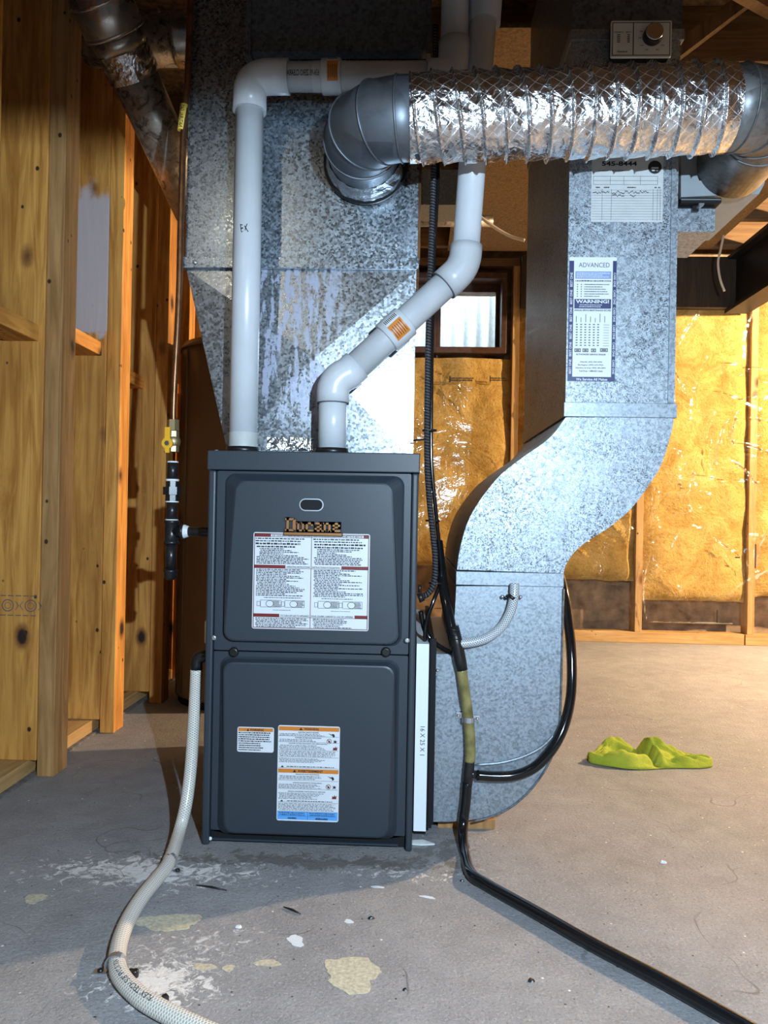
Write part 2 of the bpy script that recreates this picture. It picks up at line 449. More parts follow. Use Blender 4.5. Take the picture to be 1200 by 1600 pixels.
# ------------------------------------------------------------------ mesh building
class B:
    def __init__(s):
        s.v, s.f, s.uv, s.sm = [], [], {}, []

    def add(s, vs, fs, smooth=False, uvs=None):
        o = len(s.v)
        s.v += [V(p) for p in vs]
        for i, f in enumerate(fs):
            s.f.append([o + k for k in f])
            s.sm.append(smooth)
            if uvs:
                s.uv[len(s.f) - 1] = uvs[i]
        return s

    def box(s, x0, x1, y0, y1, z0, z1):
        return s.add([(x0, y0, z0), (x1, y0, z0), (x1, y1, z0), (x0, y1, z0), (x0, y0, z1), (x1, y0, z1), (x1, y1, z1), (x0, y1, z1)],
                     [(0, 3, 2, 1), (4, 5, 6, 7), (0, 1, 5, 4), (1, 2, 6, 5), (2, 3, 7, 6), (3, 0, 4, 7)])

    def obox(s, c, ax, ay, az):            # oriented box: centre and three half axes
        c, ax, ay, az = V(c), V(ax), V(ay), V(az)
        vs = [c + ax * i + ay * j + az * k for k in (-1, 1) for j in (-1, 1) for i in (-1, 1)]
        return s.add(vs, [(0, 2, 3, 1), (4, 5, 7, 6), (0, 1, 5, 4), (1, 3, 7, 5), (3, 2, 6, 7), (2, 0, 4, 6)])

    def prism(s, poly, d, smooth=False):    # polygon swept along d
        poly = [V(p) for p in poly]
        n = len(poly)
        vs = poly + [p + V(d) for p in poly]
        s.add(vs, [list(range(n))[::-1], list(range(n, 2 * n))])
        o = len(s.v) - 2 * n
        for i in range(n):
            j = (i + 1) % n
            s.f.append([o + i, o + j, o + n + j, o + n + i])
            s.sm.append(False)
        return s

    def tube(s, path, r, seg=20, caps=True, smooth=True, mitre=False):
        path = [V(p) for p in path]
        n = len(path)
        rs = r if hasattr(r, '__len__') else [r] * n
        dirs = [(path[i + 1] - path[i]).normalized() for i in range(n - 1)]
        t0 = dirs[0]
        ref = V((0, 0, 1)) if abs(t0.z) < 0.9 else V((0, 1, 0))
        a = t0.cross(ref).normalized()
        vs, L = [], [0.0]
        for i in range(1, n):
            L.append(L[-1] + (path[i] - path[i - 1]).length)
        prev = None
        for i in range(n):
            if i == 0:
                t = dirs[0]
            elif i == n - 1:
                t = dirs[-1]
            else:
                t = (dirs[i - 1] + dirs[i]).normalized()
            if mitre and 0 < i < n - 1:
                d0 = dirs[i - 1]
                a = (a - d0 * a.dot(d0)).normalized()
                b = d0.cross(a)
                for k in range(seg):
                    th = 2 * math.pi * k / seg
                    q = path[i] + (a * math.cos(th) + b * math.sin(th)) * rs[i]
                    q = q + d0 * ((path[i] - q).dot(t) / d0.dot(t))
                    vs.append(q)
                continue
            a = (a - t * a.dot(t)).normalized()
            b = t.cross(a)
            for k in range(seg):
                th = 2 * math.pi * k / seg
                vs.append(path[i] + (a * math.cos(th) + b * math.sin(th)) * rs[i])
        fs, uvs = [], []
        for i in range(n - 1):
            for k in range(seg):
                k2 = (k + 1) % seg
                fs.append((i * seg + k, i * seg + k2, (i + 1) * seg + k2, (i + 1) * seg + k))
                uvs.append(((k / seg, L[i]), ((k + 1) / seg, L[i]), ((k + 1) / seg, L[i + 1]), (k / seg, L[i + 1])))
        s.add(vs, fs, smooth, uvs)
        if caps:
            o = len(s.v) - len(vs)
            s.f.append([o + k for k in range(seg)][::-1]); s.sm.append(False)
            s.f.append([o + (n - 1) * seg + k for k in range(seg)]); s.sm.append(False)
        return s

    def cyl(s, p0, p1, r, seg=20, r1=None):
        return s.tube([p0, p1], [r, r if r1 is None else r1], seg)

    def loops(s, ls, cap0=False, cap1=True, smooth=False):
        n = len(ls[0])
        o = len(s.v)
        vs = [p for l in ls for p in l]
        fs = []
        for i in range(len(ls) - 1):
            for k in range(n):
                k2 = (k + 1) % n
                fs.append((i * n + k, i * n + k2, (i + 1) * n + k2, (i + 1) * n + k))
        s.add(vs, fs, smooth)
        if cap1:
            s.f.append([o + (len(ls) - 1) * n + k for k in range(n)]); s.sm.append(False)
        if cap0:
            s.f.append([o + k for k in range(n)][::-1]); s.sm.append(False)
        return s

    def sphere(s, c, r, seg=16, rings=10, sc=(1, 1, 1)):
        vs, fs = [], []
        c = V(c)
        for i in range(rings + 1):
            ph = math.pi * i / rings
            for k in range(seg):
                th = 2 * math.pi * k / seg
                vs.append(c + V((math.sin(ph) * math.cos(th) * r * sc[0], math.sin(ph) * math.sin(th) * r * sc[1], math.cos(ph) * r * sc[2])))
        for i in range(rings):
            for k in range(seg):
                k2 = (k + 1) % seg
                fs.append((i * seg + k, (i + 1) * seg + k, (i + 1) * seg + k2, i * seg + k2))
        return s.add(vs, fs, True)

    def build(s, name, mat, parent=None, bevel=0.0, local=None):
        me = bpy.data.meshes.new(name)
        lo = V([min(p[i] for p in s.v) for i in range(3)])
        hi = V([max(p[i] for p in s.v) for i in range(3)])
        org = V(((lo.x + hi.x) / 2, (lo.y + hi.y) / 2, lo.z)) if local is None else V(local)
        me.from_pydata([p - org for p in s.v], [], s.f)
        me.polygons.foreach_set('use_smooth', s.sm)
        if s.uv:
            ul = me.uv_layers.new(name='UVMap')
            for pi, cs in s.uv.items():
                po = me.polygons[pi]
                for li, c in zip(po.loop_indices, cs):
                    ul.data[li].uv = c
        bm = bmesh.new()
        bm.from_mesh(me)
        bmesh.ops.recalc_face_normals(bm, faces=bm.faces[:])
        bm.to_mesh(me)
        bm.free()
        me.materials.append(MATS[mat])
        o = bpy.data.objects.new(name, me)
        COL.objects.link(o)
        o.location = org
        if parent is not None:
            attach(o, parent)
        if bevel:
            md = o.modifiers.new('bevel', 'BEVEL')
            md.width = bevel
            md.segments = 2
            md.limit_method = 'ANGLE'
        return o


def wmat(o):
    m = o.matrix_basis.copy()
    if o.parent:
        m = wmat(o.parent) @ o.matrix_parent_inverse @ m
    return m


def attach(o, parent):
    o.parent = parent
    o.matrix_parent_inverse = wmat(parent).inverted()


def thing(name, label, cat, loc=(0, 0, 0), group=None, kind=None):
    o = bpy.data.objects.new(name, None)
    COL.objects.link(o)
    o.location = loc
    o.empty_display_size = 0.05
    return tag(o, label, cat, group, kind)


def tag(o, label, cat=None, group=None, kind=None):
    o['label'] = label
    if cat:
        o['category'] = cat
    if group:
        o['group'] = group
    if kind:
        o['kind'] = kind
    return o


def lab(o, label):
    o['label'] = label
    return o


def board(name, mat, parent, x0, x1, y0, y1, z0, z1, axis='z', bevel=0.002):
    """a length of timber: its own length runs along local Z so the grain follows it"""
    dx, dy, dz = (x1 - x0) / 2, (y1 - y0) / 2, (z1 - z0) / 2
    c = V(((x0 + x1) / 2, (y0 + y1) / 2, (z0 + z1) / 2))
    if axis == 'z':
        h, rot = (dx, dy, dz), Matrix.Identity(4)
    elif axis == 'y':
        h, rot = (dx, dz, dy), Matrix.Rotation(math.radians(-90), 4, 'X')
    else:
        h, rot = (dz, dy, dx), Matrix.Rotation(math.radians(90), 4, 'Y')
    b = B().box(-h[0], h[0], -h[1], h[1], -h[2], h[2])
    o = b.build(name, mat, None, bevel, local=(0, 0, 0))
    o.matrix_basis = Matrix.Translation(c) @ rot
    if parent is not None:
        attach(o, parent)
    return o


def catmull(pts, n=8):
    pts = [V(p) for p in pts]
    q = [pts[0] * 2 - pts[1]] + pts + [pts[-1] * 2 - pts[-2]]
    out = []
    for i in range(1, len(q) - 2):
        a, b, c, d = q[i - 1:i + 3]
        for k in range(n):
            t = k / n
            out.append(0.5 * ((2 * b) + (c - a) * t + (2 * a - 5 * b + 4 * c - d) * t * t + (3 * b - a - 3 * c + d) * t ** 3))
    out.append(pts[-1])
    return out


def arc(p0, p1, p2, n=8):       # rounded corner p0 -> p2 around p1 (quadratic)
    p0, p1, p2 = V(p0), V(p1), V(p2)
    return [p0 * (1 - t) ** 2 + p1 * 2 * t * (1 - t) + p2 * t * t for t in [i / n for i in range(n + 1)]]


# ------------------------------------------------------------------ print
_tc = {}


def glyphs(s, bold=0.0):
    k = (s, bold)
    if k not in _tc:
        cu = bpy.data.curves.new('t', 'FONT')
        cu.body = s
        cu.size = 1
        cu.offset = bold
        cu.resolution_u = 3
        o = bpy.data.objects.new('t', cu)
        COL.objects.link(o)
        dg = bpy.context.evaluated_depsgraph_get()
        me = o.evaluated_get(dg).to_mesh()
        vs = [(v.co.x, v.co.y) for v in me.vertices]
        fs = [tuple(p.vertices) for p in me.polygons]
        o.evaluated_get(dg).to_mesh_clear()
        bpy.data.objects.remove(o)
        bpy.data.curves.remove(cu)
        x0 = min(v[0] for v in vs); x1 = max(v[0] for v in vs)
        y0 = min(v[1] for v in vs); y1 = max(v[1] for v in vs)
        _tc[k] = ([((x - x0) / (x1 - x0), (y - y0) / (y1 - y0)) for x, y in vs], fs, (x1 - x0) / (y1 - y0))
    return _tc[k]


class Sheet:
    """print laid on a flat label: u to the right, v up, 0..1 over the label"""
    def __init__(s, o, ux, uy, nrm, lift=0.0008):
        s.o, s.ux, s.uy, s.n, s.l = V(o), V(ux), V(uy), V(nrm), lift
        s.layers = {}

    def at(s, u, v, k=1):
        return s.o + s.ux * u + s.uy * v + s.n * (s.l * k)

    def rect(s, mat, u0, v0, u1, v1, k=1):
        s.layers.setdefault((mat, k), B()).add([s.at(u0, v0, k), s.at(u1, v0, k), s.at(u1, v1, k), s.at(u0, v1, k)], [(0, 1, 2, 3)])

    def poly(s, mat, pts, k=2):
        s.layers.setdefault((mat, k), B()).add([s.at(u, v, k) for u, v in pts], [tuple(range(len(pts)))])

    def frame(s, mat, u0, v0, u1, v1, t, k=1):
        tv = t * s.ux.length / s.uy.length
        s.rect(mat, u0, v0, u1, v0 + tv, k); s.rect(mat, u0, v1 - tv, u1, v1, k)
        s.rect(mat, u0, v0 + tv, u0 + t, v1 - tv, k); s.rect(mat, u1 - t, v0 + tv, u1, v1 - tv, k)

    def text(s, mat, txt, u0, v0, u1, v1, k=2, bold=0.012, turn=0):
        g, fs, _ = glyphs(txt, bold)
        if turn == 90:
            vs = [s.at(u0 + (1 - y) * (u1 - u0), v0 + x * (v1 - v0), k) for x, y in g]
        elif turn == -90:
            vs = [s.at(u0 + y * (u1 - u0), v0 + (1 - x) * (v1 - v0), k) for x, y in g]
        else:
            vs = [s.at(u0 + x * (u1 - u0), v0 + y * (v1 - v0), k) for x, y in g]
        s.layers.setdefault((mat, k), B()).add(vs, fs)

    def lines(s, mat, u0, v0, u1, v1, n, fill=0.5, k=2, ragged=0.25):
        """n lines of print too small to read"""
        h = (v1 - v0) / n
        for i in range(n):
            y = v1 - (i + 1) * h + h * (1 - fill) / 2
            end = u1 - random.random() * ragged * (u1 - u0)
            x = u0 + random.choice((0, 0, 0.02)) * (u1 - u0)
            while x < end:
                wd = (u1 - u0) * random.uniform(0.015, 0.075)
                s.rect(mat, x, y, min(x + wd, end), y + h * fill * random.uniform(0.75, 1.0), k)
                x += wd + (u1 - u0) * 0.014

    def build(s, parent, name='printed_text'):
        for (mat, k), b in s.layers.items():
            nm = name if mat.startswith('ink') else 'printed_panel'
            b.build(nm, mat, parent)['kind'] = 'stuff'


def label_plate(name, mat, parent, x0, x1, z0, z1, y, lbl, thick=0.0012, r=0.004):
    """sheet stuck on a face that looks to -Y; returns the mesh and a Sheet for its print"""
    pts = rr(x0, x1, z0, z1, r, 3)
    o = B().prism([(x, y, z) for x, z in pts], (0, -thick, 0)).build(name, mat, parent)
    lab(o, lbl)
    return o, Sheet((x0, y - thick, z0), (x1 - x0, 0, 0), (0, 0, z1 - z0), (0, -1, 0), 0.0004)


def rr(x0, x1, z0, z1, r, n=5):
    pts = []
    for cx, cz, a0 in ((x1 - r, z1 - r, 0), (x0 + r, z1 - r, 90), (x0 + r, z0 + r, 180), (x1 - r, z0 + r, 270)):
        for i in range(n + 1):
            a = math.radians(a0 + 90 * i / n)
            pts.append((cx + r * math.cos(a), cz + r * math.sin(a)))
    return pts


def rtrap(xa0, xa1, xb0, xb1, z0, z1, r, n=5):   # bottom xa0..xa1, top xb0..xb1
    out = []
    for x, z in rr(0, 1, 0, 1, 0.0001, n):
        pass
    base = rr(-1, 1, z0, z1, r, n)
    for x, z in rr(0, xb1 - xb0, z0, z1, r, n):
        t = (z - z0) / (z1 - z0)
        l = xa0 + (xb0 - xa0) * t
        rt = xa1 + (xb1 - xa1) * t
        out.append((l + (rt - l) * x / (xb1 - xb0), z))
    return out


def screw(parent, p, r=0.004, mat='zinc', n=(0, -1, 0), name='screw'):
    p, n = V(p), V(n)
    return B().tube([p, p + n * 0.0025, p + n * 0.004], [r, r, r * 0.55], 10).build(name, mat, parent)


def text_on_pipe(parent, mat, txt, p0, axis, around, r, length, h, flip=False, bold=0.01):
    """print wrapped on a pipe: axis = direction of reading, around = outward normal at the middle of the line"""
    g, fs, _ = glyphs(txt, bold)
    axis, around = V(axis).normalized(), V(around).normalized()
    side = around.cross(axis)
    vs = []
    for x, y in g:
        th = -(y - 0.5) * h / r
        vs.append(V(p0) + axis * (x * length) + (around * math.cos(th) + side * math.sin(th)) * (r + 0.0006))
    o = B().add(vs, fs).build('printed_text', mat, parent)
    o['kind'] = 'stuff'
    return o


def pipe_wrap(parent, name, mat, p0, axis, around, r, length, a0, a1, lift=0.0008):
    axis, around = V(axis).normalized(), V(around).normalized()
    side = around.cross(axis)
    vs, fs = [], []
    n = 8
    for i in range(n + 1):
        th = a0 + (a1 - a0) * i / n
        d = (around * math.cos(th) + side * math.sin(th)) * (r + lift)
        vs += [V(p0) + d, V(p0) + axis * length + d]
    for i in range(n):
        fs.append((2 * i, 2 * i + 1, 2 * i + 3, 2 * i + 2))
    return B().add(vs, fs, True).build(name, mat, parent)


exec_parts = []
# ================================================================== THE SETTING
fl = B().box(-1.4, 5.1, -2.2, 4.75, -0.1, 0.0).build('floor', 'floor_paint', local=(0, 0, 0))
tag(fl, 'worn grey painted concrete basement floor', 'floor', kind='structure')


def patch(px, py, rx, ry, seed, mat='bare_concrete', rot=0.0):
    rnd = random.Random(seed)
    c = G(px, py)
    pts = []
    n = 44
    ph = [rnd.uniform(0, 6.28) for _ in range(6)]
    for i in range(n):
        a = 2 * math.pi * i / n
        k = 1 + sum(math.sin(a * f + ph[j]) * w_ for j, (f, w_) in enumerate(((2, 0.14), (3, 0.12), (5, 0.07), (9, 0.045), (14, 0.03), (21, 0.02))))
        x, y = math.cos(a) * rx * k, math.sin(a) * ry * k
        pts.append((c.x + x * math.cos(rot) - y * math.sin(rot), c.y + x * math.sin(rot) + y * math.cos(rot), 0.0))
    return B().prism(pts, (0, 0, 0.0007)).build('worn_patch', mat, fl)


patch(264, 1441, 0.048, 0.030, 1)
patch(550, 1521, 0.048, 0.040, 5, rot=-0.5)
patch(418, 1505, 0.018, 0.010, 3)
patch(318, 1511, 0.016, 0.010, 4)
patch(357, 1513, 0.010, 0.008, 6)
patch(55, 1404, 0.016, 0.020, 8)
patch(462, 1470, 0.018, 0.012, 9, 'label_white', -0.8)
patch(545, 1440, 0.008, 0.006, 10, 'label_white')
patch(590, 1386, 0.012, 0.004, 11, 'label_white')
patch(668, 1402, 0.014, 0.004, 12, 'label_white', -0.2)

# ---- left wall: deep stud frame with furring studs nailed on its room side
wl = thing('wall_left', 'open pine stud wall left of the furnace', 'wall', (-1.0, 2.6, 0), kind='structure')
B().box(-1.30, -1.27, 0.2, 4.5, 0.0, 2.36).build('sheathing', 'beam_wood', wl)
board('sole_plate', 'pine_light', wl, -1.22, -1.004, 0.3, 4.45, 0.006, 0.043, 'y')
B().box(-1.22, -0.992, 0.3, 4.45, 0.0, 0.0058).build('footing', 'grey_block', wl)
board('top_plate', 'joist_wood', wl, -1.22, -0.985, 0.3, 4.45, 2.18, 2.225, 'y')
wide = [(1.19, -0.985), (1.60, -0.985), (2.00, -0.985), (2.41, -0.985), (2.80, -0.961), (3.21, -1.005), (3.62, -0.985), (4.03, -0.985), (4.40, -0.985)]
for i, (y, xr) in enumerate(wide):
    o = board('stud', 'pine_painted' if i == 3 else 'pine', wl, -1.20, xr, y, y + 0.04, 0.0435, 2.18)
    if i == 2:
        # mill stamp on the broad face of this stud
        zs = P(25, 946, y).z
        sh = Sheet((-1.15, y - 0.0012, zs - 0.027), (0.163, 0, 0), (0, 0, 0.054), (0, -1, 0), 0.0003)
        for v in (0.0, 0.96):
            for q in range(8):
                sh.rect('ink_grey', q * 0.125, v, q * 0.125 + 0.095, v + 0.04)
        for cu in (0.12, 0.5, 0.88):
            for k in range(24):
                a0, a1 = k / 24 * 6.283, (k + 1) / 24 * 6.283
                for rr_ in (0.30, 0.16):
                    sh.poly('ink_grey', [(cu + rr_ * 0.33 * math.cos(a) * f, 0.5 + rr_ * math.sin(a) * f) for a, f in ((a0, 1), (a1, 1), (a1, 0.86), (a0, 0.86))], 1)
            for sg in (-1, 1):
                sh.poly('ink_grey', [(cu + sg * 0.17, 0.5), (cu + sg * 0.12, 0.72), (cu + sg * 0.13, 0.72), (cu + sg * 0.185, 0.5)], 1)
                sh.poly('ink_grey', [(cu + sg * 0.17, 0.5), (cu + sg * 0.12, 0.28), (cu + sg * 0.13, 0.28), (cu + sg * 0.185, 0.5)], 1)
        sh.build(o, 'printed_stamp')
    if 0.5 < y < 4.3:
        board('furring_stud', 'pine_grey' if i == 2 else 'pine', wl, xr + 0.0006, xr + 0.046, y + 0.004, y + 0.086, 0.0005, 2.18)
zz = [1.15, 1.198, 1.245, 1.204, 1.25, 1.2, 1.25, 1.2]
for i in range(len(wide) - 1):
    z = zz[i]
    board('brace', 'pine', wl, -1.09, -1.0, wide[i][0] + 0.0402, wide[i + 1][0] - 0.0002, z - 0.043, z, 'y')

# ---- back wall: foundation, frame, batts, plastic film, window
YB = 4.50
wb = thing('wall_back', 'insulated basement back wall under clear plastic film', 'wall', (1.0, YB, 0), kind='structure')
wx0, wx1, wz0, wz1 = -0.32, 0.525, 1.70, 2.10       # window opening
Yc = YB + 0.20
for nm, a in (('foundation_wall', (-1.3, wx0, Yc, Yc + 0.15, 0, 2.36)), ('foundation_wall', (wx1, 5.0, Yc, Yc + 0.15, 0, 2.36)),
              ('foundation_wall', (wx0, wx1, Yc, Yc + 0.15, 0, wz0)), ('foundation_wall', (wx0, wx1, Yc, Yc + 0.15, wz1, 2.36))):
    B().box(*a).build(nm, 'foundation', wb)
board('sole_plate', 'pine_light', wb, -1.25, 1.92, YB, YB + 0.09, 0.0005, 0.062, 'x')
board('sole_plate', 'pine_light', wb, 1.925, 4.98, YB - 0.005, YB + 0.085, 0.0005, 0.062, 'x')
studx = [-1.2, -0.6, -0.36, 0.583, 1.315, 1.955, 2.56, 3.17, 3.78, 4.39, 4.96]
for x in studx:
    board('stud', 'pine_light', wb, x - 0.02, x + 0.02, YB, YB + 0.09, 0.0622, 2.18)
board('header', 'joist_wood', wb, -1.25, 4.98, YB, YB + 0.09, 2.181, 2.225, 'x')
B().box(0.6, 1.9, YB - 0.06, YB - 0.002, 1.93, 2.22).build('shade_board', 'beam_wood', wb)  # dark board standing in for the shade atop the back wall


def batt_mesh(x0, x1, z0, z1, seed, depth=0.10):
    nx, nz = max(4, int((x1 - x0) / 0.022)), max(4, int((z1 - z0) / 0.022))
    vs, fs = [], []
    for j in range(nz + 1):
        for i in range(nx + 1):
            u, t = i / nx, j / nz
            x = x0 + (x1 - x0) * u
            z = z0 + (z1 - z0) * t
            if j == 0:
                z += 0.014 * noise.noise(V((x * 9, seed, 0)))
            e_ = min(u, 1 - u) * (x1 - x0)
            puff = 0.035 * (1 - math.exp(-e_ / 0.035)) * (1 - math.exp(-t * (z1 - z0) / 0.02))
            y = YB + 0.045 - puff + 0.018 * noise.fractal(V((x * 5, z * 4, seed)), 1.0, 2.0, 4)
            vs.append((x, y, z))
    for j in range(nz):
        for i in range(nx):
            a = j * (nx + 1) + i
            fs.append((a, a + 1, a + nx + 2, a + nx + 1))
    n0 = len(vs)
    b = B().add(vs, fs, True)
    # back and rim give the batt its thickness
    b.box(x0, x1, YB + 0.07, YB + 0.07 + depth, z0 + 0.004, z1)
    rim = []
    bot = [(vs[i], (vs[i][0], YB + 0.09, z0 + 0.004)) for i in range(nx + 1)]
    b.add([p for q in bot for p in q], [(2 * i, 2 * i + 2, 2 * i + 3, 2 * i + 1) for i in range(nx)], True)
    return b.build('insulation_batt', 'fibreglass', wb)


for k in range(len(studx) - 1):
    a, b_ = studx[k] + 0.021, studx[k + 1] - 0.021
    zb = [0.4, 0.4, 0.42, 0.355, 0.245, 0.275, 0.3, 0.3, 0.3, 0.3][k]
    if k == 2:
        batt_mesh(a, b_, zb, wz0 - 0.06, k)
    else:
        batt_mesh(a, b_, zb, 2.17, k)


def film(x0, x1, z0, z1, seed, holes=None):
    """thin clear plastic stapled over the frame, pulled into folds"""
    rnd = random.Random(seed)
    folds = []
    for _ in range(int(44 * (x1 - x0) * (z1 - z0))):
        cx, cz = rnd.uniform(x0, x1), rnd.uniform(z0 + 0.1, z1)
        a = rnd.choice((rnd.gauss(0.1, 0.25), rnd.gauss(-0.5, 0.3), rnd.gauss(0.6, 0.25), rnd.gauss(1.5, 0.2)))
        folds.append((cx, cz, math.cos(a), math.sin(a), rnd.uniform(0.08, 0.32), rnd.uniform(0.007, 0.012), rnd.uniform(0.007, 0.02) * rnd.choice((1, 1, -0.6))))
    st = 0.011
    nx, nz = int((x1 - x0) / st), int((z1 - z0) / st)
    ys = [[0.0] * (nx + 1) for _ in range(nz + 1)]
    for cx, cz, ca, sa, ln, wd, h in folds:
        i0, i1 = max(0, int((cx - ln - x0) / st)), min(nx, int((cx + ln - x0) / st) + 1)
        j0, j1 = max(0, int((cz - ln - z0) / st)), min(nz, int((cz + ln - z0) / st) + 1)
        for j in range(j0, j1 + 1):
            for i in range(i0, i1 + 1):
                dx, dz = x0 + i * st - cx, z0 + j * st - cz
                a, c = dx * ca + dz * sa, -dx * sa + dz * ca
                c += 0.25 * a * a / ln
                if abs(a) < ln:
                    ys[j][i] += h * (1 - (a / ln) ** 2) * math.exp(-(c / wd) ** 2)
    vs, fs = [], []
    for j in range(nz + 1):
        for i in range(nx + 1):
            x, z = x0 + (x1 - x0) * i / nx, z0 + (z1 - z0) * j / nz
            if j == 0:
                z += 0.03 * math.sin((x - 1.3) * 5)
            vs.append((x, YB - 0.012 - max(-0.004, ys[j][i]) - 0.006 * noise.noise(V((x * 3, z * 3, seed))), z))
    for j in range(nz):
        for i in range(nx):
            a = j * (nx + 1) + i
            fs.append((a, a + 1, a + nx + 2, a + nx + 1))
    return lab(B().add(vs, fs, True).build('plastic_film', 'polythene', wb), 'clear creased plastic film')


film(-0.6, 0.56, 0.16, wz0 - 0.05, 3)
film(0.60, 1.30, 0.15, 1.92, 4)
film(1.302, 4.9, 0.11, 1.92, 5)
# the printed marks on the film
for px, py, wd in ((722, 593, 38), (778, 593, 25)):
    x0, x1, z0, z1 = R(px - wd / 2, py - 3, px + wd / 2, py + 4, YB - 0.02)
    sh = Sheet((x0, YB - 0.035, z0), (x1 - x0, 0, 0), (0, 0, z1 - z0), (0, -1, 0), 0.0005)
    sh.lines('ink', 0, 0.1, 1, 1, 2, 0.8, ragged=0.1)
    sh.rect('ink', -0.03, -0.2, 0.02, 1.3)
    sh.build(wb)
for px, py, w_, h_ in ((1120, 963, 2, 20), (1152, 871, 8, 2), (1180, 869, 2, 38)):
    x0, x1, z0, z1 = R(px - w_ / 2, py - h_ / 2, px + w_ / 2, py + h_ / 2, YB - 0.03)
    B().box(x0, x1, YB - 0.034, YB - 0.033, z0, z1).build('printed_mark', 'ink', wb)

# ---- window
wn = thing('window_1', 'small basement window with brown frame and daylight outside', 'window', (0.1, YB + 0.1, wz0), kind='structure')
t = 0.035
fy0, fy1 = YB - 0.02, YB + 0.19
B().box(wx0, wx1, fy0, fy1, wz0 - 0.035, wz0).box(wx0, wx1, fy0, fy1, wz1, wz1 + 0.035).box(wx0 - 0.0, wx0 + 0.03, fy0, fy1, wz0, wz1).box(wx1 - 0.03, wx1, fy0, fy1, wz0, wz1).build('window_frame', 'frame_brown', wn, 0.002)
midx = P(680, 490, YB + 0.1).x
for a, c in ((wx0 + 0.031, midx - 0.012), (midx + 0.012, wx1 - 0.031)):
    s_ = B().box(a, c, YB + 0.1, YB + 0.13, wz0 + 0.001, wz0 + 0.026).box(a, c, YB + 0.1, YB + 0.13, wz1 - 0.046, wz1 - 0.001).box(a, a + 0.022, YB + 0.1, YB + 0.13, wz0 + 0.026, wz1 - 0.046).box(c - 0.022, c, YB + 0.1, YB + 0.13, wz0 + 0.026, wz1 - 0.046).build('sash', 'frame_brown', wn, 0.002)
    B().box(a + 0.022, c - 0.022, YB + 0.113, YB + 0.117, wz0 + 0.026, wz1 - 0.046).build('pane', 'window_glass', wn)
B().box(midx - 0.0118, midx + 0.0118, YB + 0.095, YB + 0.135, wz0, wz1).build('mullion', 'frame_brown', wn)
# corrugated steel well outside the window, open to the sky
vs, fs = [], []
nw = 120
for i in range(nw + 1):
    x = -0.7 + 1.6 * i / nw
    y = YB + 0.75 + 0.018 * math.sin(x * 2 * math.pi / 0.085)
    vs += [(x, y, 1.35), (x, y, 2.75), (x, y + 0.004, 1.35), (x, y + 0.004, 2.75)]
for i in range(nw):
    fs += [(4 * i, 4 * i + 4, 4 * i + 5, 4 * i + 1), (4 * i + 2, 4 * i + 3, 4 * i + 7, 4 * i + 6)]
ww = B().add(vs, fs, True).build('window_well', 'well_steel')
tag(ww, 'corrugated steel window well behind the basement window', 'window well', kind='structure')
dl = light('window_daylight', 'AREA', (0.1, YB + 0.5, 2.9), 75, (0.86, 0.95, 1.0), 0.7)
aim(dl, (0.1, YB + 0.72, 1.8))

# ---- ceiling: joists across, subfloor on top, boards nailed under some bays
ce = thing('ceiling', 'open joist ceiling with plywood subfloor', 'ceiling', (1, 1.5, 2.23), kind='structure')
B().box(-1.4, 5.1, -1.2, 4.75, 2.415, 2.45).build('subfloor', 'osb', ce)
ZJ = 2.23
for k in range(14):
    y = -0.95 + 0.405 * k
    if abs(y - 2.695) < 0.2:
        y = 2.57
    if abs(y - 2.29) < 0.01:
        y = 2.165
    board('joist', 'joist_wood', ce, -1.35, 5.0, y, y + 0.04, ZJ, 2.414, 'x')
lab(B().box(0.17, 0.617, 2.37, 4.36, ZJ - 0.012, ZJ - 0.0005).build('bay_board', 'panel_board', ce), 'brown hardboard panel under the joists')
lab(B().box(0.622, 1.62, 2.95, 4.3, ZJ - 0.012, ZJ - 0.0005).build('bay_board', 'panel_board', ce), 'wide brown panel under the joists')
for p0, p1 in (((0.88, 2.215, 2.25), (1.16, 2.56, 2.40)), ((1.9, 2.215, 2.40), (1.72, 2.56, 2.25))):
    p0, p1 = V(p0), V(p1)
    d = (p1 - p0).normalized()
    s1 = d.cross(V((0, 0, 1))).normalized()
    s2 = s1.cross(d)
    B().obox((p0 + p1) / 2, d * (p1 - p0).length / 2, s1 * 0.02, s2 * 0.032).build('bridging', 'joist_wood', ce)
p0, p1 = P(1062, 78, 2.45), P(1175, -8, 2.45)
d = (p1 - p0).normalized()
B().obox((p0 + p1) / 2 + d * 0.04, d * ((p1 - p0).length / 2 + 0.09), V((0, 0.02, 0)), d.cross(V((0, 1, 0))) * 0.022).build('bridging', 'joist_wood', ce)

bm_ = B().box(1.77, 1.90, 1.2, 4.48, 1.905, 1.925).box(1.815, 1.85, 1.2, 4.48, 1.925, 2.205).box(1.77, 1.90, 1.2, 4.48, 2.205, 2.225).build('steel_beam', 'steel_beam')
tag(bm_, 'dark steel girder running to the back wall under the joists', 'beam', kind='structure')
wr = B().box(5.0, 5.1, -2.2, 4.7, 0, 2.41).build('wall_right', 'foundation')
tag(wr, 'bare concrete side wall right of the beam', 'wall', kind='structure')
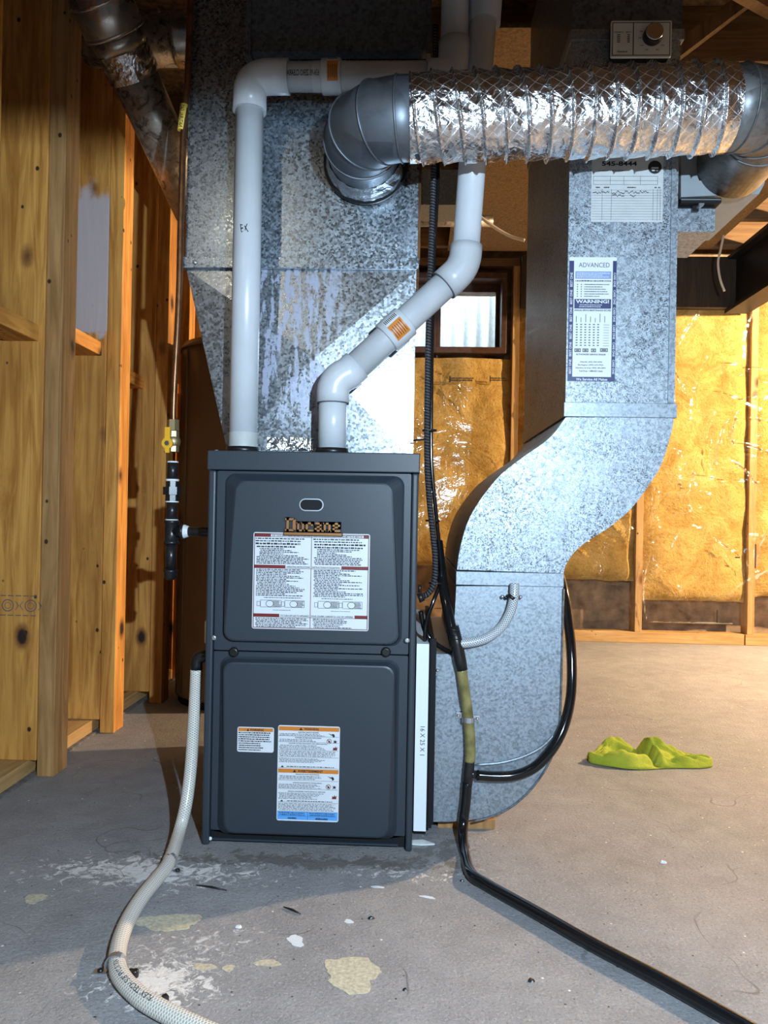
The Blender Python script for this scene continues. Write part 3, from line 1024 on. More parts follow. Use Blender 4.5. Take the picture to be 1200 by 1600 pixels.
# ================================================================== LAMPS OF THE PLACE
wk = thing('work_light', 'led floodlight on a stand behind the photographer', 'lamp', (KEY_POS.x, KEY_POS.y - 0.10, 0))
kx, ky, kz = KEY_POS
B().box(kx - 0.10, kx + 0.10, ky - 0.10, ky - 0.05, kz - 0.08, kz + 0.08).build('housing', 'lamp_body', wk, 0.006)
B().box(kx - 0.085, kx + 0.085, ky - 0.0495, ky - 0.045, kz - 0.065, kz + 0.065).build('lens', 'label_white', wk)
B().prism([(kx - 0.35, ky - 0.06, kz + 0.082), (kx + 0.35, ky - 0.06, kz + 0.082), (kx + 0.35, ky + 0.30, kz + 0.096), (kx - 0.35, ky + 0.30, kz + 0.096)], (0, 0, 0.004)).build('cutoff_visor', 'lamp_body', wk)  # unseen plate added to cut the beam off below the ceiling
B().cyl((kx, ky - 0.075, 0.0), (kx, ky - 0.075, kz - 0.08), 0.012).build('pole', 'lamp_body', wk)
for a in (90, 210, 330):
    B().cyl((kx, ky - 0.075, 0.25), (kx + 0.25 * math.cos(math.radians(a + 180)), ky - 0.075 + 0.25 * math.sin(math.radians(a + 180)), 0.008), 0.008).build('leg', 'lamp_body', wk)
k_ = light('work_light_beam', 'SPOT', KEY_POS, KEY_W, (0.63, 0.82, 1.0), 0.011, wk, spot_size=math.radians(165), spot_blend=0.2)
k_.rotation_euler = (math.radians(84), 0, 0)


def ceiling_bulb(pos, watts, color, lbl, size=0.03):
    o = thing('ceiling_lamp', lbl, 'lamp', (pos[0], pos[1], 2.23))
    x, y, z = pos
    B().tube([(x, y, z + 0.15), (x, y, z + 0.10), (x, y, z + 0.095), (x, y, z + 0.05)], [0.045, 0.045, 0.028, 0.024], 18).build('socket', 'filter_card', o)
    B().sphere((x, y, z), 0.03, 16, 10).build('bulb', 'bulb_glow', o)
    light('bulb_light', 'POINT', (x, y, z - 0.04), watts, color, size, o)
    return o


ceiling_bulb(BULB_POS, BULB_W, (1.0, 0.71, 0.43), 'warm ceiling bulb beyond the beam')
fb = ceiling_bulb(FRONT_POS, FRONT_W, (1.0, 0.88, 0.70), 'warm ceiling lamp with added shade in front of the furnace', 0.02)
x, y, z = FRONT_POS
B().tube([(x, y, z + 0.06), (x, y, z + 0.055), (x, y, z + 0.02), (x, y, z - 0.072)], [0.03, 0.045, 0.085, 0.115], 40, caps=False).build('shade', 'lamp_body', fb)  # unseen cone added to keep this lamp's light off the upper ducts

# ================================================================== FURNACE
YF = 1.63
fx0, fx1, fz1 = -0.438, 0.011, 0.842
fu = thing('furnace', 'dark slate grey upright gas furnace with two embossed doors', 'furnace', (-0.21, 2.0, 0))
B().box(fx0, fx1, YF + 0.03, 2.36, 0.012, 0.80).build('cabinet', 'slate_paint', fu)
B().box(fx0 + 0.012, fx1 - 0.012, YF + 0.033, 2.35, 0.0, 0.012).build('base', 'slate_dark', fu)
for a, b_ in ((fx0, fx0 + 0.016), (fx1 - 0.014, fx1)):
    B().box(a, b_, YF - 0.004, YF + 0.0295, 0.0, 0.80).build('side_jamb', 'slate_paint', fu, 0.004)
B().box(fx0 - 0.002, fx1 + 0.002, YF - 0.008, 2.36, 0.801, fz1).build('top_pan', 'slate_paint', fu, 0.002)
B().box(fx0 + 0.017, fx1 - 0.015, YF + 0.012, YF + 0.0295, 0.004, 0.028).build('toe_kick', 'slate_dark', fu)
B().box(fx0 + 0.017, fx1 - 0.03, YF + 0.004, YF + 0.0115, 0.008, 0.012).build('toe_rail', 'slate_paint', fu)


def zf(py, px=490):
    return P(px, py, YF).z


def xf(px, py):
    return P(px, py, YF).x


def door(name, z0, z1, ez0, ez1, ex, top_in, bot_in, side_top, side_bot, step):
    x0, x1 = fx0 + 0.0175, fx1 - 0.0155
    n = 5
    outer = [(x, YF + 0.004, z) for x, z in rr(x0, x1, z0, z1, 0.003, n)]
    back = [(x, YF + 0.024, z) for x, z in rr(x0, x1, z0, z1, 0.003, n)]
    e0 = [(x, YF + 0.004, z) for x, z in rr(ex[0], ex[1], ez0, ez1, 0.022, n)]
    e1 = [(x, YF + 0.0005, z) for x, z in rr(ex[0] + 0.004, ex[1] - 0.004, ez0 + 0.004, ez1 - 0.004, 0.020, n)]
    in0, in1 = ez0 + bot_in, ez1 - top_in
    e2 = [(x, YF - step + 0.001, z) for x, z in rtrap(ex[0] + side_bot, ex[1] - side_bot, ex[0] + side_top, ex[1] - side_top, in0, in1, 0.022, n)]
    e3 = [(x, YF - step, z) for x, z in rtrap(ex[0] + side_bot + 0.003, ex[1] - side_bot - 0.003, ex[0] + side_top + 0.003, ex[1] - side_top - 0.003, in0 + 0.003, in1 - 0.003, 0.021, n)]
    return B().loops([back, outer, e0, e1, e2, e3], cap0=True, cap1=True).build(name, 'slate_paint', fu)


zm = zf(1021)
UY = YF - 0.013          # face of the upper door
door('upper_door', zm + 0.002, 0.799, zf(1007), 0.794, (xf(349, 870), xf(630, 870)), 0.016, 0.006, 0.026, 0.006, 0.013)
LY = YF - 0.013
door('lower_door', 0.030, zm - 0.001, zf(1308), zf(1029), (xf(341, 1165), xf(622, 1165)), 0.010, 0.008, 0.010, 0.018, 0.013)

# grip slot, black plugs, screws
cx, cz = xf(488, 789), zf(789)
for nm, mat, grow, y in (('grip_rim', 'zinc', 0.0022, UY - 0.002), ('grip_shade_plate', 'slate_dark', 0.0, UY - 0.0026)):  # flat dark plate stands in for the shade inside the slot
    pts = rr(cx - 0.0235 - grow, cx + 0.0235 + grow, cz - 0.011 - grow, cz + 0.011 + grow, 0.0108 + grow, 6)
    B().prism([(x, y, z) for x, z in pts], (0, 0.003, 0)).build(nm, mat, fu)
for px in (365, 603):
    c = V((xf(px, 1019), YF + 0.004, zf(1019, px)))
    B().tube([c, c - V((0, 0.005, 0)), c - V((0, 0.007, 0))], [0.0105, 0.0105, 0.007], 20).build('black_plug', 'rubber', fu)
for px, py in ((335, 996), (636, 1000)):
    screw(fu, (xf(px, py), YF - 0.003, zf(py, px)), 0.006, 'zinc')
for px, py in ((328, 1311),):
    screw(fu, (xf(px, py), YF + 0.004, zf(py, px)), 0.004, 'tape')
for x, y in ((fx0 + 0.01, YF + 0.02), (fx1 - 0.03, YF + 0.1)):
    screw(fu, (x, y, fz1), 0.005, 'zinc', (0, 0, 1))

# nameplate in blocky slab letters
bx0, bx1, bz0, bz1 = R(446, 813, 533, 833, UY)
LET = {   # rectangles (x0, y0, x1, y1) on a unit cell
    'D': [(0, 0, 0.75, 0.16), (0, 0.84, 0.75, 1), (0.12, 0, 0.34, 1), (0.68, 0.1, 0.95, 0.9)],
    'u': [(0, 0.84, 0.3, 1), (0.1, 0, 0.32, 1), (0.1, 0, 0.9, 0.2), (0.66, 0, 0.88, 1), (0.58, 0.84, 0.88, 1), (0.66, 0, 1, 0.16)],
    'c': [(0.05, 0, 0.3, 1), (0.05, 0.8, 0.9, 1), (0.05, 0, 0.95, 0.2), (0.66, 0.62, 0.9, 1)],
    'a': [(0.1, 0.8, 0.85, 1), (0.62, 0, 0.86, 1), (0.05, 0, 0.3, 0.62), (0.05, 0, 1, 0.2), (0.05, 0.42, 0.85, 0.6)],
    'n': [(0, 0, 0.36, 0.16), (0.08, 0, 0.3, 1), (0, 0.84, 0.3, 1), (0.08, 0.8, 0.86, 1), (0.62, 0, 0.86, 1), (0.55, 0, 0.95, 0.16)],
    'e': [(0.05, 0, 0.3, 1), (0.05, 0.8, 0.92, 1), (0.68, 0.42, 0.92, 1), (0.05, 0.42, 0.92, 0.58), (0.05, 0, 0.95, 0.2)]}
bdg = B()
blk = B()
wd = (bx1 - bx0)
xs = [('D', 0.0, 0.2, 1.0)] + [(c, 0.205 + i * 0.16, 0.15, 0.70) for i, c in enumerate('ucane')]
for c, u, uw, hh in xs:
    for a0, b0, a1, b1 in LET[c]:
        q = (bx0 + wd * (u + a0 * uw), bx0 + wd * (u + a1 * uw), bz0 + 0.0035 + (bz1 - bz0) * b0 * hh, bz0 + 0.0035 + (bz1 - bz0) * b1 * hh)
        bdg.box(q[0], q[1], UY - 0.0052, UY - 0.002, q[2], q[3])
        blk.box(q[0] - 0.0022, q[1] + 0.0022, UY - 0.0030, UY - 0.0008, q[2] - 0.0022, q[3] + 0.0022)
bdg.box(bx0 - 0.002, bx1 + 0.002, UY - 0.0052, UY - 0.002, bz0 - 0.0045, bz0 + 0.0005)
blk.box(bx0 - 0.004, bx1 + 0.004, UY - 0.0030, UY - 0.0008, bz0 - 0.0065, bz0 + 0.003)
nb = blk.build('nameplate', 'ink', fu)
lab(nb, 'black edged nameplate with copper letters')
bdg.build('raised_letters', 'badge_copper', nb)

# operating instructions
x0, x1, z0, z1 = R(395, 833, 577, 984, UY)
lp, s = label_plate('instruction_label', 'label_white', fu, x0, x1, z0, z1, UY, 'large white instruction sheet ruled in dark red')
s.frame('label_red', 0.008, 0.010, 0.992, 0.990, 0.006)
s.rect('label_red', 0.498, 0.01, 0.503, 0.99)
for v, (a, b_, c, d_) in ((0.955, (0.01, 0.15, 0.945, 0.99)), (0.63, (0.01, 0.28, 0.76, 0.99)), (0.125, (0.01, 0.235, 0.88, 0.99))):
    s.rect('label_red', a, v, b_, v + 0.033)
    s.rect('label_red', c, v, d_, v + 0.033)
    s.rect('label_red', 0.01, v - 0.002, 0.99, v + 0.002)
s.text('ink', 'FOR YOUR SAFETY READ BEFORE OPERATING', 0.16, 0.960, 0.49, 0.980)
s.text('ink', 'POUR VOTRE SECURITE LIRE AVANT DE METTRE EN MARCHE', 0.51, 0.960, 0.935, 0.980)
s.text('ink', 'OPERATING INSTRUCTIONS', 0.29, 0.637, 0.49, 0.655)
s.text('ink', 'INSTRUCTIONS D\'UTILISATION', 0.51, 0.637, 0.745, 0.655)
s.text('ink', 'TO TURN OFF GAS TO APPLIANCE', 0.245, 0.132, 0.49, 0.150)
s.text('ink', 'POUR COUPER L\'ARRIVEE DU GAZ DE L\'APPAREIL', 0.51, 0.132, 0.87, 0.150)
for u in (0.02, 0.515):
    s.lines('ink', u, 0.90, u + 0.46, 0.95, 2, 0.5)
    s.lines('ink', u, 0.872, u + 0.46, 0.897, 1, 0.75)
    s.lines('ink', u + 0.01, 0.84, u + 0.44, 0.868, 1, 0.6)
    s.lines('ink', u + 0.035, 0.755, u + 0.43, 0.84, 5, 0.6, ragged=0.6)
    s.lines('ink', u + 0.01, 0.672, u + 0.46, 0.755, 5, 0.62, ragged=0.2)
    s.lines('ink', u + 0.01, 0.34, u + 0.46, 0.625, 17, 0.58, ragged=0.55)
    s.lines('ink', u + 0.01, 0.018, u + (0.46 if u < 0.3 else 0.36), 0.12, 6, 0.55, ragged=0.4)
    s.lines('ink', u + 0.08, 0.318, u + 0.42, 0.333, 1, 0.5)
    # gas valve drawings
    for a, wv_ in ((u + 0.05, 0.18), (u + 0.26, 0.17)):
        s.frame('ink_grey', a, 0.225, a + wv_, 0.30, 0.003, 2)
        s.frame('ink_grey', a - 0.03, 0.235, a, 0.285, 0.003, 2)
        cu, cv = a + wv_ * 0.45, 0.262
        ring = [(cu + 0.035 * math.cos(i / 20 * 6.283), cv + 0.035 * math.sin(i / 20 * 6.283)) for i in range(20)]
        s.poly('ink_grey', ring, 2)
        s.poly('label_white', [(cu + (p - cu) * 0.85, cv + (q - cv) * 0.85) for p, q in ring], 3)
        s.lines('ink', a + wv_ * 0.6, 0.23, a + wv_ * 0.98, 0.295, 5, 0.6)
    s.lines('ink_grey', u + 0.16, 0.19, u + 0.34, 0.205, 1, 0.4)
s.build(lp)


def pict_hand(s, u, v, k):
    s.poly('ink', [(u, v + 0.02 * k), (u + 0.03, v + 0.012 * k), (u + 0.05, v + 0.02 * k), (u + 0.075, v + 0.01 * k), (u + 0.08, v - 0.01 * k), (u + 0.055, v - 0.022 * k), (u + 0.04, v)])
    s.poly('ink', [(u - 0.02, v + 0.024 * k), (u + 0.03, v + 0.004 * k), (u + 0.025, v), (u - 0.02, v + 0.02 * k)])


def pict_no(s, u, v, k):
    ring = [(u + 0.04 * math.cos(i / 20 * 6.283), v + 0.026 * k * math.sin(i / 20 * 6.283)) for i in range(20)]
    s.poly('label_red', ring, 2)
    s.poly('label_white', [(u + (a - u) * 0.8, v + (b - v) * 0.8) for a, b in ring], 3)
    s.poly('ink', [(u - 0.015, v - 0.012 * k), (u + 0.015, v - 0.014 * k), (u + 0.018, v + 0.005 * k), (u - 0.01, v + 0.012 * k)], 4)
    s.poly('label_red', [(u - 0.03, v + 0.014 * k), (u - 0.024, v + 0.018 * k), (u + 0.03, v - 0.014 * k), (u + 0.024, v - 0.018 * k)], 5)
    s.poly('ink', [(u + 0.06, v - 0.02 * k), (u + 0.085, v - 0.004 * k), (u + 0.062, v + 0.012 * k), (u + 0.09, v + 0.006 * k), (u + 0.1, v + 0.018 * k), (u + 0.108, v + 0.004 * k), (u + 0.13, v + 0.008 * k), (u + 0.113, v - 0.008 * k), (u + 0.13, v - 0.02 * k), (u + 0.1, v - 0.012 * k)], 4)


def pict_fire(s, u, v, k):
    s.poly('label_red', [(u, v - 0.02 * k), (u + 0.07, v - 0.02 * k), (u + 0.075, v + 0.018 * k), (u + 0.055, v + 0.004 * k), (u + 0.045, v + 0.024 * k), (u + 0.03, v + 0.002 * k), (u + 0.01, v + 0.012 * k)])


def tri(s, mat, u, v, hu, hv, k=3):
    s.poly(mat, [(u - hu, v), (u + hu, v), (u, v + hv)], k)


# tall warning label
x0, x1, z0, z1 = R(433.5, 1134, 530, 1283, LY)
lp, s = label_plate('warning_label', 'label_white', fu, x0, x1, z0, z1, LY, 'tall white warning label with orange bars and blue foot')
for v, word, w0, w1 in ((0.953, 'WARNING', 0.42, 0.66), (0.510, 'AVERTISSEMENT', 0.33, 0.74)):
    s.rect('label_orange', 0.012, v - 0.006, 0.988, v + 0.036)
    s.text('ink', word, w0, v + 0.003, w1, v + 0.027, bold=0.03)
    tri(s, 'ink', w0 - 0.05, v + 0.002, 0.03, 0.028)
for v in (0.888, 0.826, 0.742, 0.670, 0.555, 0.425, 0.335, 0.195):
    s.rect('ink', 0.012, v, 0.988, v + 0.0025)
for v, tx, a, b_ in ((0.925, 'ELECTRIC SHOCK HAZARD', 0.33, 0.66), (0.868, 'DANGER OF FIRE AND EXPLOSION', 0.28, 0.70), (0.806, 'DANGER OF FIRE, EXPLOSION AND ASPHYXIATION', 0.18, 0.80), (0.484, 'RISQUE DE CHOC ELECTRIQUE', 0.30, 0.68), (0.395, 'RISQUE D\'INCENDIE ET D\'EXPLOSION', 0.26, 0.72), (0.303, 'RISQUE D\'INCENDIE, D\'EXPLOSION ET ASPHYXIE', 0.18, 0.78)):
    s.text('ink', tx, a, v, b_, v + 0.013, bold=0.02)
for v0, v1, n in ((0.893, 0.92, 2), (0.832, 0.862, 2), (0.748, 0.80, 4), (0.612, 0.662, 4), (0.435, 0.478, 3), (0.342, 0.39, 4), (0.228, 0.298, 5)):
    s.lines('ink_grey', 0.025, v0, 0.78, v1, n, 0.5, ragged=0.3)
s.lines('ink_grey', 0.025, 0.676, 0.96, 0.738, 5, 0.5, ragged=0.1)
s.lines('ink', 0.15, 0.564, 0.94, 0.578, 1, 0.6)
s.lines('ink_grey', 0.025, 0.110, 0.97, 0.190, 6, 0.5, ragged=0.1)
s.lines('ink', 0.15, 0.204, 0.94, 0.218, 1, 0.6)
tri(s, 'ink', 0.08, 0.562, 0.025, 0.02)
tri(s, 'ink', 0.08, 0.202, 0.025, 0.02)
for v in (0.905, 0.455):
    pict_hand(s, 0.84, v, 1)
for v in (0.845, 0.368):
    pict_no(s, 0.83, v, 1)
for v in (0.772, 0.262):
    pict_fire(s, 0.89, v, 1)
s.rect('label_blue', 0.012, 0.014, 0.988, 0.098)
s.rect('ink', 0.012, 0.098, 0.988, 0.101)
s.rect('ink', 0.497, 0.016, 0.502, 0.098)
for u in (0.04, 0.53):
    s.rect('ink', u - 0.02, 0.05, u + 0.44, 0.0525)
    s.lines('ink', u, 0.056, u + 0.42, 0.094, 2, 0.5, ragged=0.05)
s.lines('ink', 0.18, 0.02, 0.32, 0.042, 1, 0.8, ragged=0)
s.lines('ink', 0.63, 0.018, 0.83, 0.042, 1, 0.8, ragged=0)
s.build(lp)
# small warning label
x0, x1, z0, z1 = R(371, 1136, 428, 1175, LY)
lp, s = label_plate('small_warning_label', 'label_white', fu, x0, x1, z0, z1, LY, 'small white warning label with orange bar')
s.rect('label_orange', 0.025, 0.83, 0.975, 0.965)
s.text('ink', 'WARNING', 0.34, 0.845, 0.72, 0.945, bold=0.03)
tri(s, 'ink', 0.29, 0.84, 0.035, 0.11)
s.lines('ink', 0.03, 0.40, 0.97, 0.82, 5, 0.55, ragged=0.12)
s.lines('ink', 0.03, 0.05, 0.72, 0.40, 4, 0.55, ragged=0.12)
s.build(lp)
# ================================================================== SUPPLY SIDE: coil case, plenum, trunk
YP = 1.80
cc = thing('coil_case', 'galvanized tapered coil case on top of the furnace streaked with white stains', 'duct', (-0.25, 2.1, 0.842))
zb, zt = 0.843, 1.285
pf = [(-0.438, zb), (-0.002, zb), (-0.002, zt), (-0.547, zt)]
q4 = [(x, YP, z) for x, z in pf] + [(-0.235, YP - 0.017, 1.075)]
bk = [(x, YP + 0.5, z) for x, z in pf]
b = B().add(q4, [(0, 1, 4), (1, 2, 4), (2, 3, 4), (3, 0, 4)]).add(q4[:4] + bk, [(0, 4, 5, 1), (1, 5, 6, 2), (2, 6, 7, 3), (3, 7, 4, 0), (4, 7, 6, 5)])
b.build('case_shell', 'galv_drip', cc)
x0, x1, z0, z1 = R(418, 684, 490, 704, YP)
tp = B()
nx = 14
vs = []
for j in range(5):
    for i in range(nx + 1):
        vs.append((x0 + (x1 - x0) * i / nx, YP - 0.0035 - 0.0025 * random.random(), max(zb + 0.001, z0 + (z1 - z0) * j / 4)))
tp.add(vs, [(j * (nx + 1) + i, j * (nx + 1) + i + 1, (j + 1) * (nx + 1) + i + 1, (j + 1) * (nx + 1) + i) for j in range(4) for i in range(nx)])
tp.build('foil_tape', 'foil', cc)
B().box(-0.44, 0.004, YP - 0.012, YP - 0.0006, zb, zb + 0.006).build('base_flange', 'galv_drip', cc)

pl = thing('supply_plenum', 'spangled galvanized sheet metal plenum above the coil case', 'duct', (-0.27, 2.1, 1.31))
px0, px1, pz0, pz1 = -0.550, 0.0, 1.312, 2.19
b = B()
ctr = (-0.275, YP - 0.005, 1.60)
zc = 1.90
f4 = [(px0, YP, pz0), (px1, YP, pz0), (px1, YP, zc), (px0, YP, zc)]
b.add(f4 + [ctr], [(0, 1, 4), (1, 2, 4), (2, 3, 4), (3, 0, 4)])
b.add([(px0, YP, zc), (px1, YP, zc), (px1, YP, pz1), (px0, YP, pz1), (px0, 2.3, pz0), (px1, 2.3, pz0), (px1, 2.3, pz1), (px0, 2.3, pz1), (px0, YP, pz0), (px1, YP, pz0)],
      [(0, 1, 2, 3), (8, 4, 7, 3, 0), (9, 1, 2, 6, 5), (4, 5, 6, 7), (3, 2, 6, 7), (8, 9, 5, 4)])
b.build('plenum_shell', 'galv_blue', pl)
B().box(px0 - 0.004, px1 + 0.004, YP - 0.012, 2.304, zt + 0.0005, pz0 - 0.0005).build('joint_flange', 'galv_blue', pl, 0.001)
for px, py in ((305, 410), (627, 413)):
    q = P(px, py, YP - 0.012)
    screw(pl, (q.x, YP - 0.012, q.z), 0.005, 'zinc')
q = P(619, 384, YP)
screw(pl, (q.x, YP - 0.002, q.z), 0.006, 'zinc')
B().box(px1 + 0.0005, px1 + 0.006, YP - 0.004, YP + 0.02, pz0 - 0.004, pz1).build('corner_strip', 'copper', pl)

tr = thing('trunk_duct', 'dark unlit galvanized trunk duct above the white pipe', 'duct', (-0.19, 2.0, 1.76))
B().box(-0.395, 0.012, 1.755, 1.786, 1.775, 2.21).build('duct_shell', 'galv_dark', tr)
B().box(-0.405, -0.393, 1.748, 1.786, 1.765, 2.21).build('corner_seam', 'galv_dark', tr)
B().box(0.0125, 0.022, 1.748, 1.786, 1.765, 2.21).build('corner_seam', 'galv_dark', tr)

# ================================================================== WHITE VENT PIPES
PR = 0.0312


def pipe_thing(name, lbl):
    return thing(name, lbl, 'pipe', (-0.2, 1.7, 0.842))


ex = pipe_thing('exhaust_pipe', 'white plastic vent pipe rising at left then running across above the furnace')
YX = 1.70
xv = -0.381
zh = P(500, 120, YX).z
B().cyl((xv, YX, fz1), (xv, YX, zh - 0.05), PR, 28).build('pipe_length', 'pvc', ex)
B().tube([(xv, YX, fz1), (xv, YX, fz1 + 0.014)], [PR + 0.007, PR + 0.0065], 28).build('rubber_collar', 'rubber', ex)
B().tube([(xv, YX, fz1 + 0.0145), (xv, YX, fz1 + 0.045), (xv, YX, fz1 + 0.046)], [PR + 0.0006, PR + 0.0006, PR], 28, caps=False).build('grey_primer_ring', 'card', ex)
B().tube([(xv, YX, zh - 0.078), (xv, YX, zh - 0.045)] + arc((xv, YX, zh - 0.04), (xv, YX, zh), (xv + 0.045, YX, zh), 8) + [(xv + 0.05, YX, zh), (xv + 0.087, YX, zh)],
         PR + 0.006, 28).build('elbow', 'pvc', ex)
xe = 0.060
B().cyl((xv + 0.05, YX, zh), (xe - 0.03, YX, zh), PR, 28).build('pipe_length', 'pvc_grey', ex)
x0, x1 = P(503, 120, YX).x, P(534, 120, YX).x
B().tube([(x0, YX, zh), (x0 + 0.002, YX, zh), (x1 - 0.002, YX, zh), (x1, YX, zh)], [PR + 0.003, PR + 0.006, PR + 0.006, PR + 0.003], 28).build('coupling', 'pvc', ex)
for a, c in ((P(490, 120, YX).x, x0 - 0.0005), (x1 + 0.0005, P(541, 120, YX).x)):
    B().tube([(a, YX, zh), (c, YX, zh)], PR + 0.0005, 28, caps=False).build('primer_ring', 'card', ex)
AR = V((0, -1, 0))
xl = P(513.5, 120, YX).x
st = pipe_wrap(ex, 'orange_sticker', 'label_orange', (xl, YX, zh), (1, 0, 0), AR, PR + 0.006, 0.024, -0.72, 0.42)
for k in range(5):
    pipe_wrap(st, 'printed_text', 'ink', (xl + 0.003 + k * 0.0042, YX, zh), (1, 0, 0), AR, PR + 0.0066, 0.0012, -0.6 + 0.1 * random.random(), 0.1 + 0.2 * random.random())
w2 = pipe_wrap(ex, 'bar_code', 'label_white', (xl, YX, zh), (1, 0, 0), AR, PR + 0.006, 0.024, 0.43, 0.9)
for k in range(7):
    pipe_wrap(w2, 'bar', 'ink', (xl + 0.002 + k * 0.003, YX, zh), (1, 0, 0), AR, PR + 0.0066, 0.0014, 0.55, 0.85)
q = P(433, 128, YX)
text_on_pipe(ex, 'ink', '636-95 ZERO CLEARANCE TO', (P(501, 125, YX).x, YX, zh), (-1, 0, 0), (0, -1, -0.25), PR, P(501, 125, YX).x - P(433, 125, YX).x, 0.012)
text_on_pipe(ex, 'ink', 'EX', (xv - 0.008, YX, P(378, 365, YX).z), (1, 0, 0.15), (0, -1, 0), PR, 0.017, 0.019)
# far end turns up into the joists
YU = 1.715
xu = P(711, 40, YU).x
B().tube([(xe - 0.045, YX, zh), (xe - 0.02, YX, zh)] + arc((xe - 0.015, YX, zh), (xu, YX + 0.008, zh + 0.002), (xu, YU, zh + 0.055), 9) + [(xu, YU, zh + 0.085)], PR + 0.005, 28).build('elbow', 'pvc', ex)
B().cyl((xu, YU, zh + 0.08), (xu, YU, 2.20), PR, 28).build('pipe_length', 'pvc_grey', ex)

inn = pipe_thing('intake_pipe', 'white plastic vent pipe kinking up to the right past the flexible duct')
YI = 1.70
A0 = V((P(519, 690, YI).x, YI, fz1))
A1 = P(521, 605, YI); A1 = V((A0.x, YI, A1.z))
D1 = P(726, 417, YI + 0.015)
D2 = P(737, 300, YI + 0.02)
T2 = P(757, 0, YI + 0.02)
mid = (T2 - D1).normalized()
d_ = (D1 - A1).normalized()
B().cyl(A0, A1, PR, 28).build('pipe_length', 'pvc', inn)
B().tube([A0, A0 + V((0, 0, 0.014))], PR + 0.007, 28).build('rubber_collar', 'rubber', inn)
B().tube([A1 - V((0, 0, 0.035))] + arc(A1 - V((0, 0, 0.012)), A1 + V((0, 0, 0.018)), A1 + d_ * 0.045, 6) + [A1 + d_ * 0.072], PR + 0.005, 28).build('elbow', 'pvc', inn)
B().cyl(A1, D1, PR, 28).build('pipe_length', 'pvc_grey', inn)
B().tube([D1 - d_ * 0.062, D1 - d_ * 0.035] + arc(D1 - d_ * 0.03, D1, D1 + mid * 0.03, 6) + [D1 + mid * 0.048], PR + 0.005, 28).build('elbow', 'pvc_grey', inn)
B().cyl(D1, T2 + mid * 0.2, PR - 0.001, 28).build('pipe_length', 'pvc', inn)
for k, q in ((0, D1 - d_ * 0.0625), (1, A1 - V((0, 0, 0.0355)))):
    dd = d_ if k == 0 else V((0, 0, 1))
    B().tube([q - dd * 0.0015, q + dd * 0.0005], PR + 0.0044, 28).build('socket_edge', 'ink_grey', inn)
q = P(757, 30, YI + 0.02)
B().tube([q - mid * 0.012, q + mid * 0.25], PR + 0.005, 28).build('coupling', 'pvc_grey', inn)
c0 = P(617, 513, YI + 0.006)
tt = (c0 - A1).dot(d_)
c0 = A1 + d_ * tt
B().tube([c0 - d_ * 0.030, c0 - d_ * 0.028, c0 + d_ * 0.028, c0 + d_ * 0.030], [PR + 0.003, PR + 0.006, PR + 0.006, PR + 0.003], 28).build('coupling', 'pvc', inn)
ar = V((0, -1, 0)) - d_ * V((0, -1, 0)).dot(d_)
st = pipe_wrap(inn, 'orange_sticker', 'label_orange', c0 - d_ * 0.018, d_, ar, PR + 0.006, 0.036, -0.80, 0.25)
for k in range(6):
    pipe_wrap(st, 'printed_text', 'ink', c0 - d_ * (0.015 - k * 0.0055), d_, ar, PR + 0.0066, 0.0014, -0.7 + 0.1 * random.random(), -0.1 + 0.25 * random.random())
w2 = pipe_wrap(inn, 'bar_code', 'label_white', c0 - d_ * 0.018, d_, ar, PR + 0.006, 0.036, 0.26, 0.75)
for k in range(9):
    pipe_wrap(w2, 'bar', 'ink', c0 - d_ * (0.016 - k * 0.0038), d_, ar, PR + 0.0066, 0.0017, 0.4, 0.7)

# ================================================================== FLEXIBLE BYPASS DUCT
YD = 1.56
bp = thing('bypass_duct', 'crinkled silver foil flexible duct with grey steel elbows at both ends', 'duct', (0.3, YD, 1.5))
F0, F1 = P(640, 186, YD), P(1137, 170, YD)
F0.y = F1.y = YD
RR = 0.0865
ax = (F1 - F0)
Lf = ax.length
ax.normalize()
up = V((0, 0, 1)) - ax * ax.z
up.normalize()
out = ax.cross(up)
NL, NA = 520, 132
vs, fs, uvs = [], [], []
pitch = 0.0425
for i in range(NL + 1):
    s_ = Lf * i / NL
    endk = min(1.0, s_ / 0.03, (Lf - s_) / 0.03)
    for k in range(NA):
        th = 2 * math.pi * k / NA
        ph = (s_ / pitch - th / (2 * math.pi) + 0.12 * math.sin(th + s_ * 9)) % 1.0
        rib = math.exp(-(min(ph, 1 - ph) / 0.06) ** 2)
        c = V((s_ * 26, math.cos(th) * 2.6, math.sin(th) * 2.6))
        sag = 0.006 * noise.fractal(c * 0.8, 1.0, 2.0, 2)
        cr = noise.noise(c * 2.1 + V((0, 0, 9))) + 0.6 * noise.noise(c * 4.6)
        fac = abs(noise.noise(c * 1.3 + V((5, 0, 0))))
        saw = (ph if ph < 0.93 else (1 - ph) / 0.07 * 0.93)
        r = RR * (0.945 + 0.055 * endk) - 0.0085 * saw * (0.55 + 0.7 * fac) * endk + 0.0016 * cr * (0.3 + 0.7 * min(1, saw * 3)) + sag * 0.4 + 0.0012 * rib + 0.003 * math.exp(-(ph / 0.05) ** 2)
        p = F0 + ax * s_ + (up * math.cos(th) + out * math.sin(th)) * r
        vs.append(p)
for i in range(NL):
    for k in range(NA):
        k2 = (k + 1) % NA
        fs.append((i * NA + k, i * NA + k2, (i + 1) * NA + k2, (i + 1) * NA + k))
        sv = 2 * math.pi * RR
        uvs.append(((k / NA * sv, Lf * i / NL), ((k + 1) / NA * sv, Lf * i / NL), ((k + 1) / NA * sv, Lf * (i + 1) / NL), (k / NA * sv, Lf * (i + 1) / NL)))
fo = B().add(vs, fs, True, uvs).build('foil_sleeve', 'foil', bp)
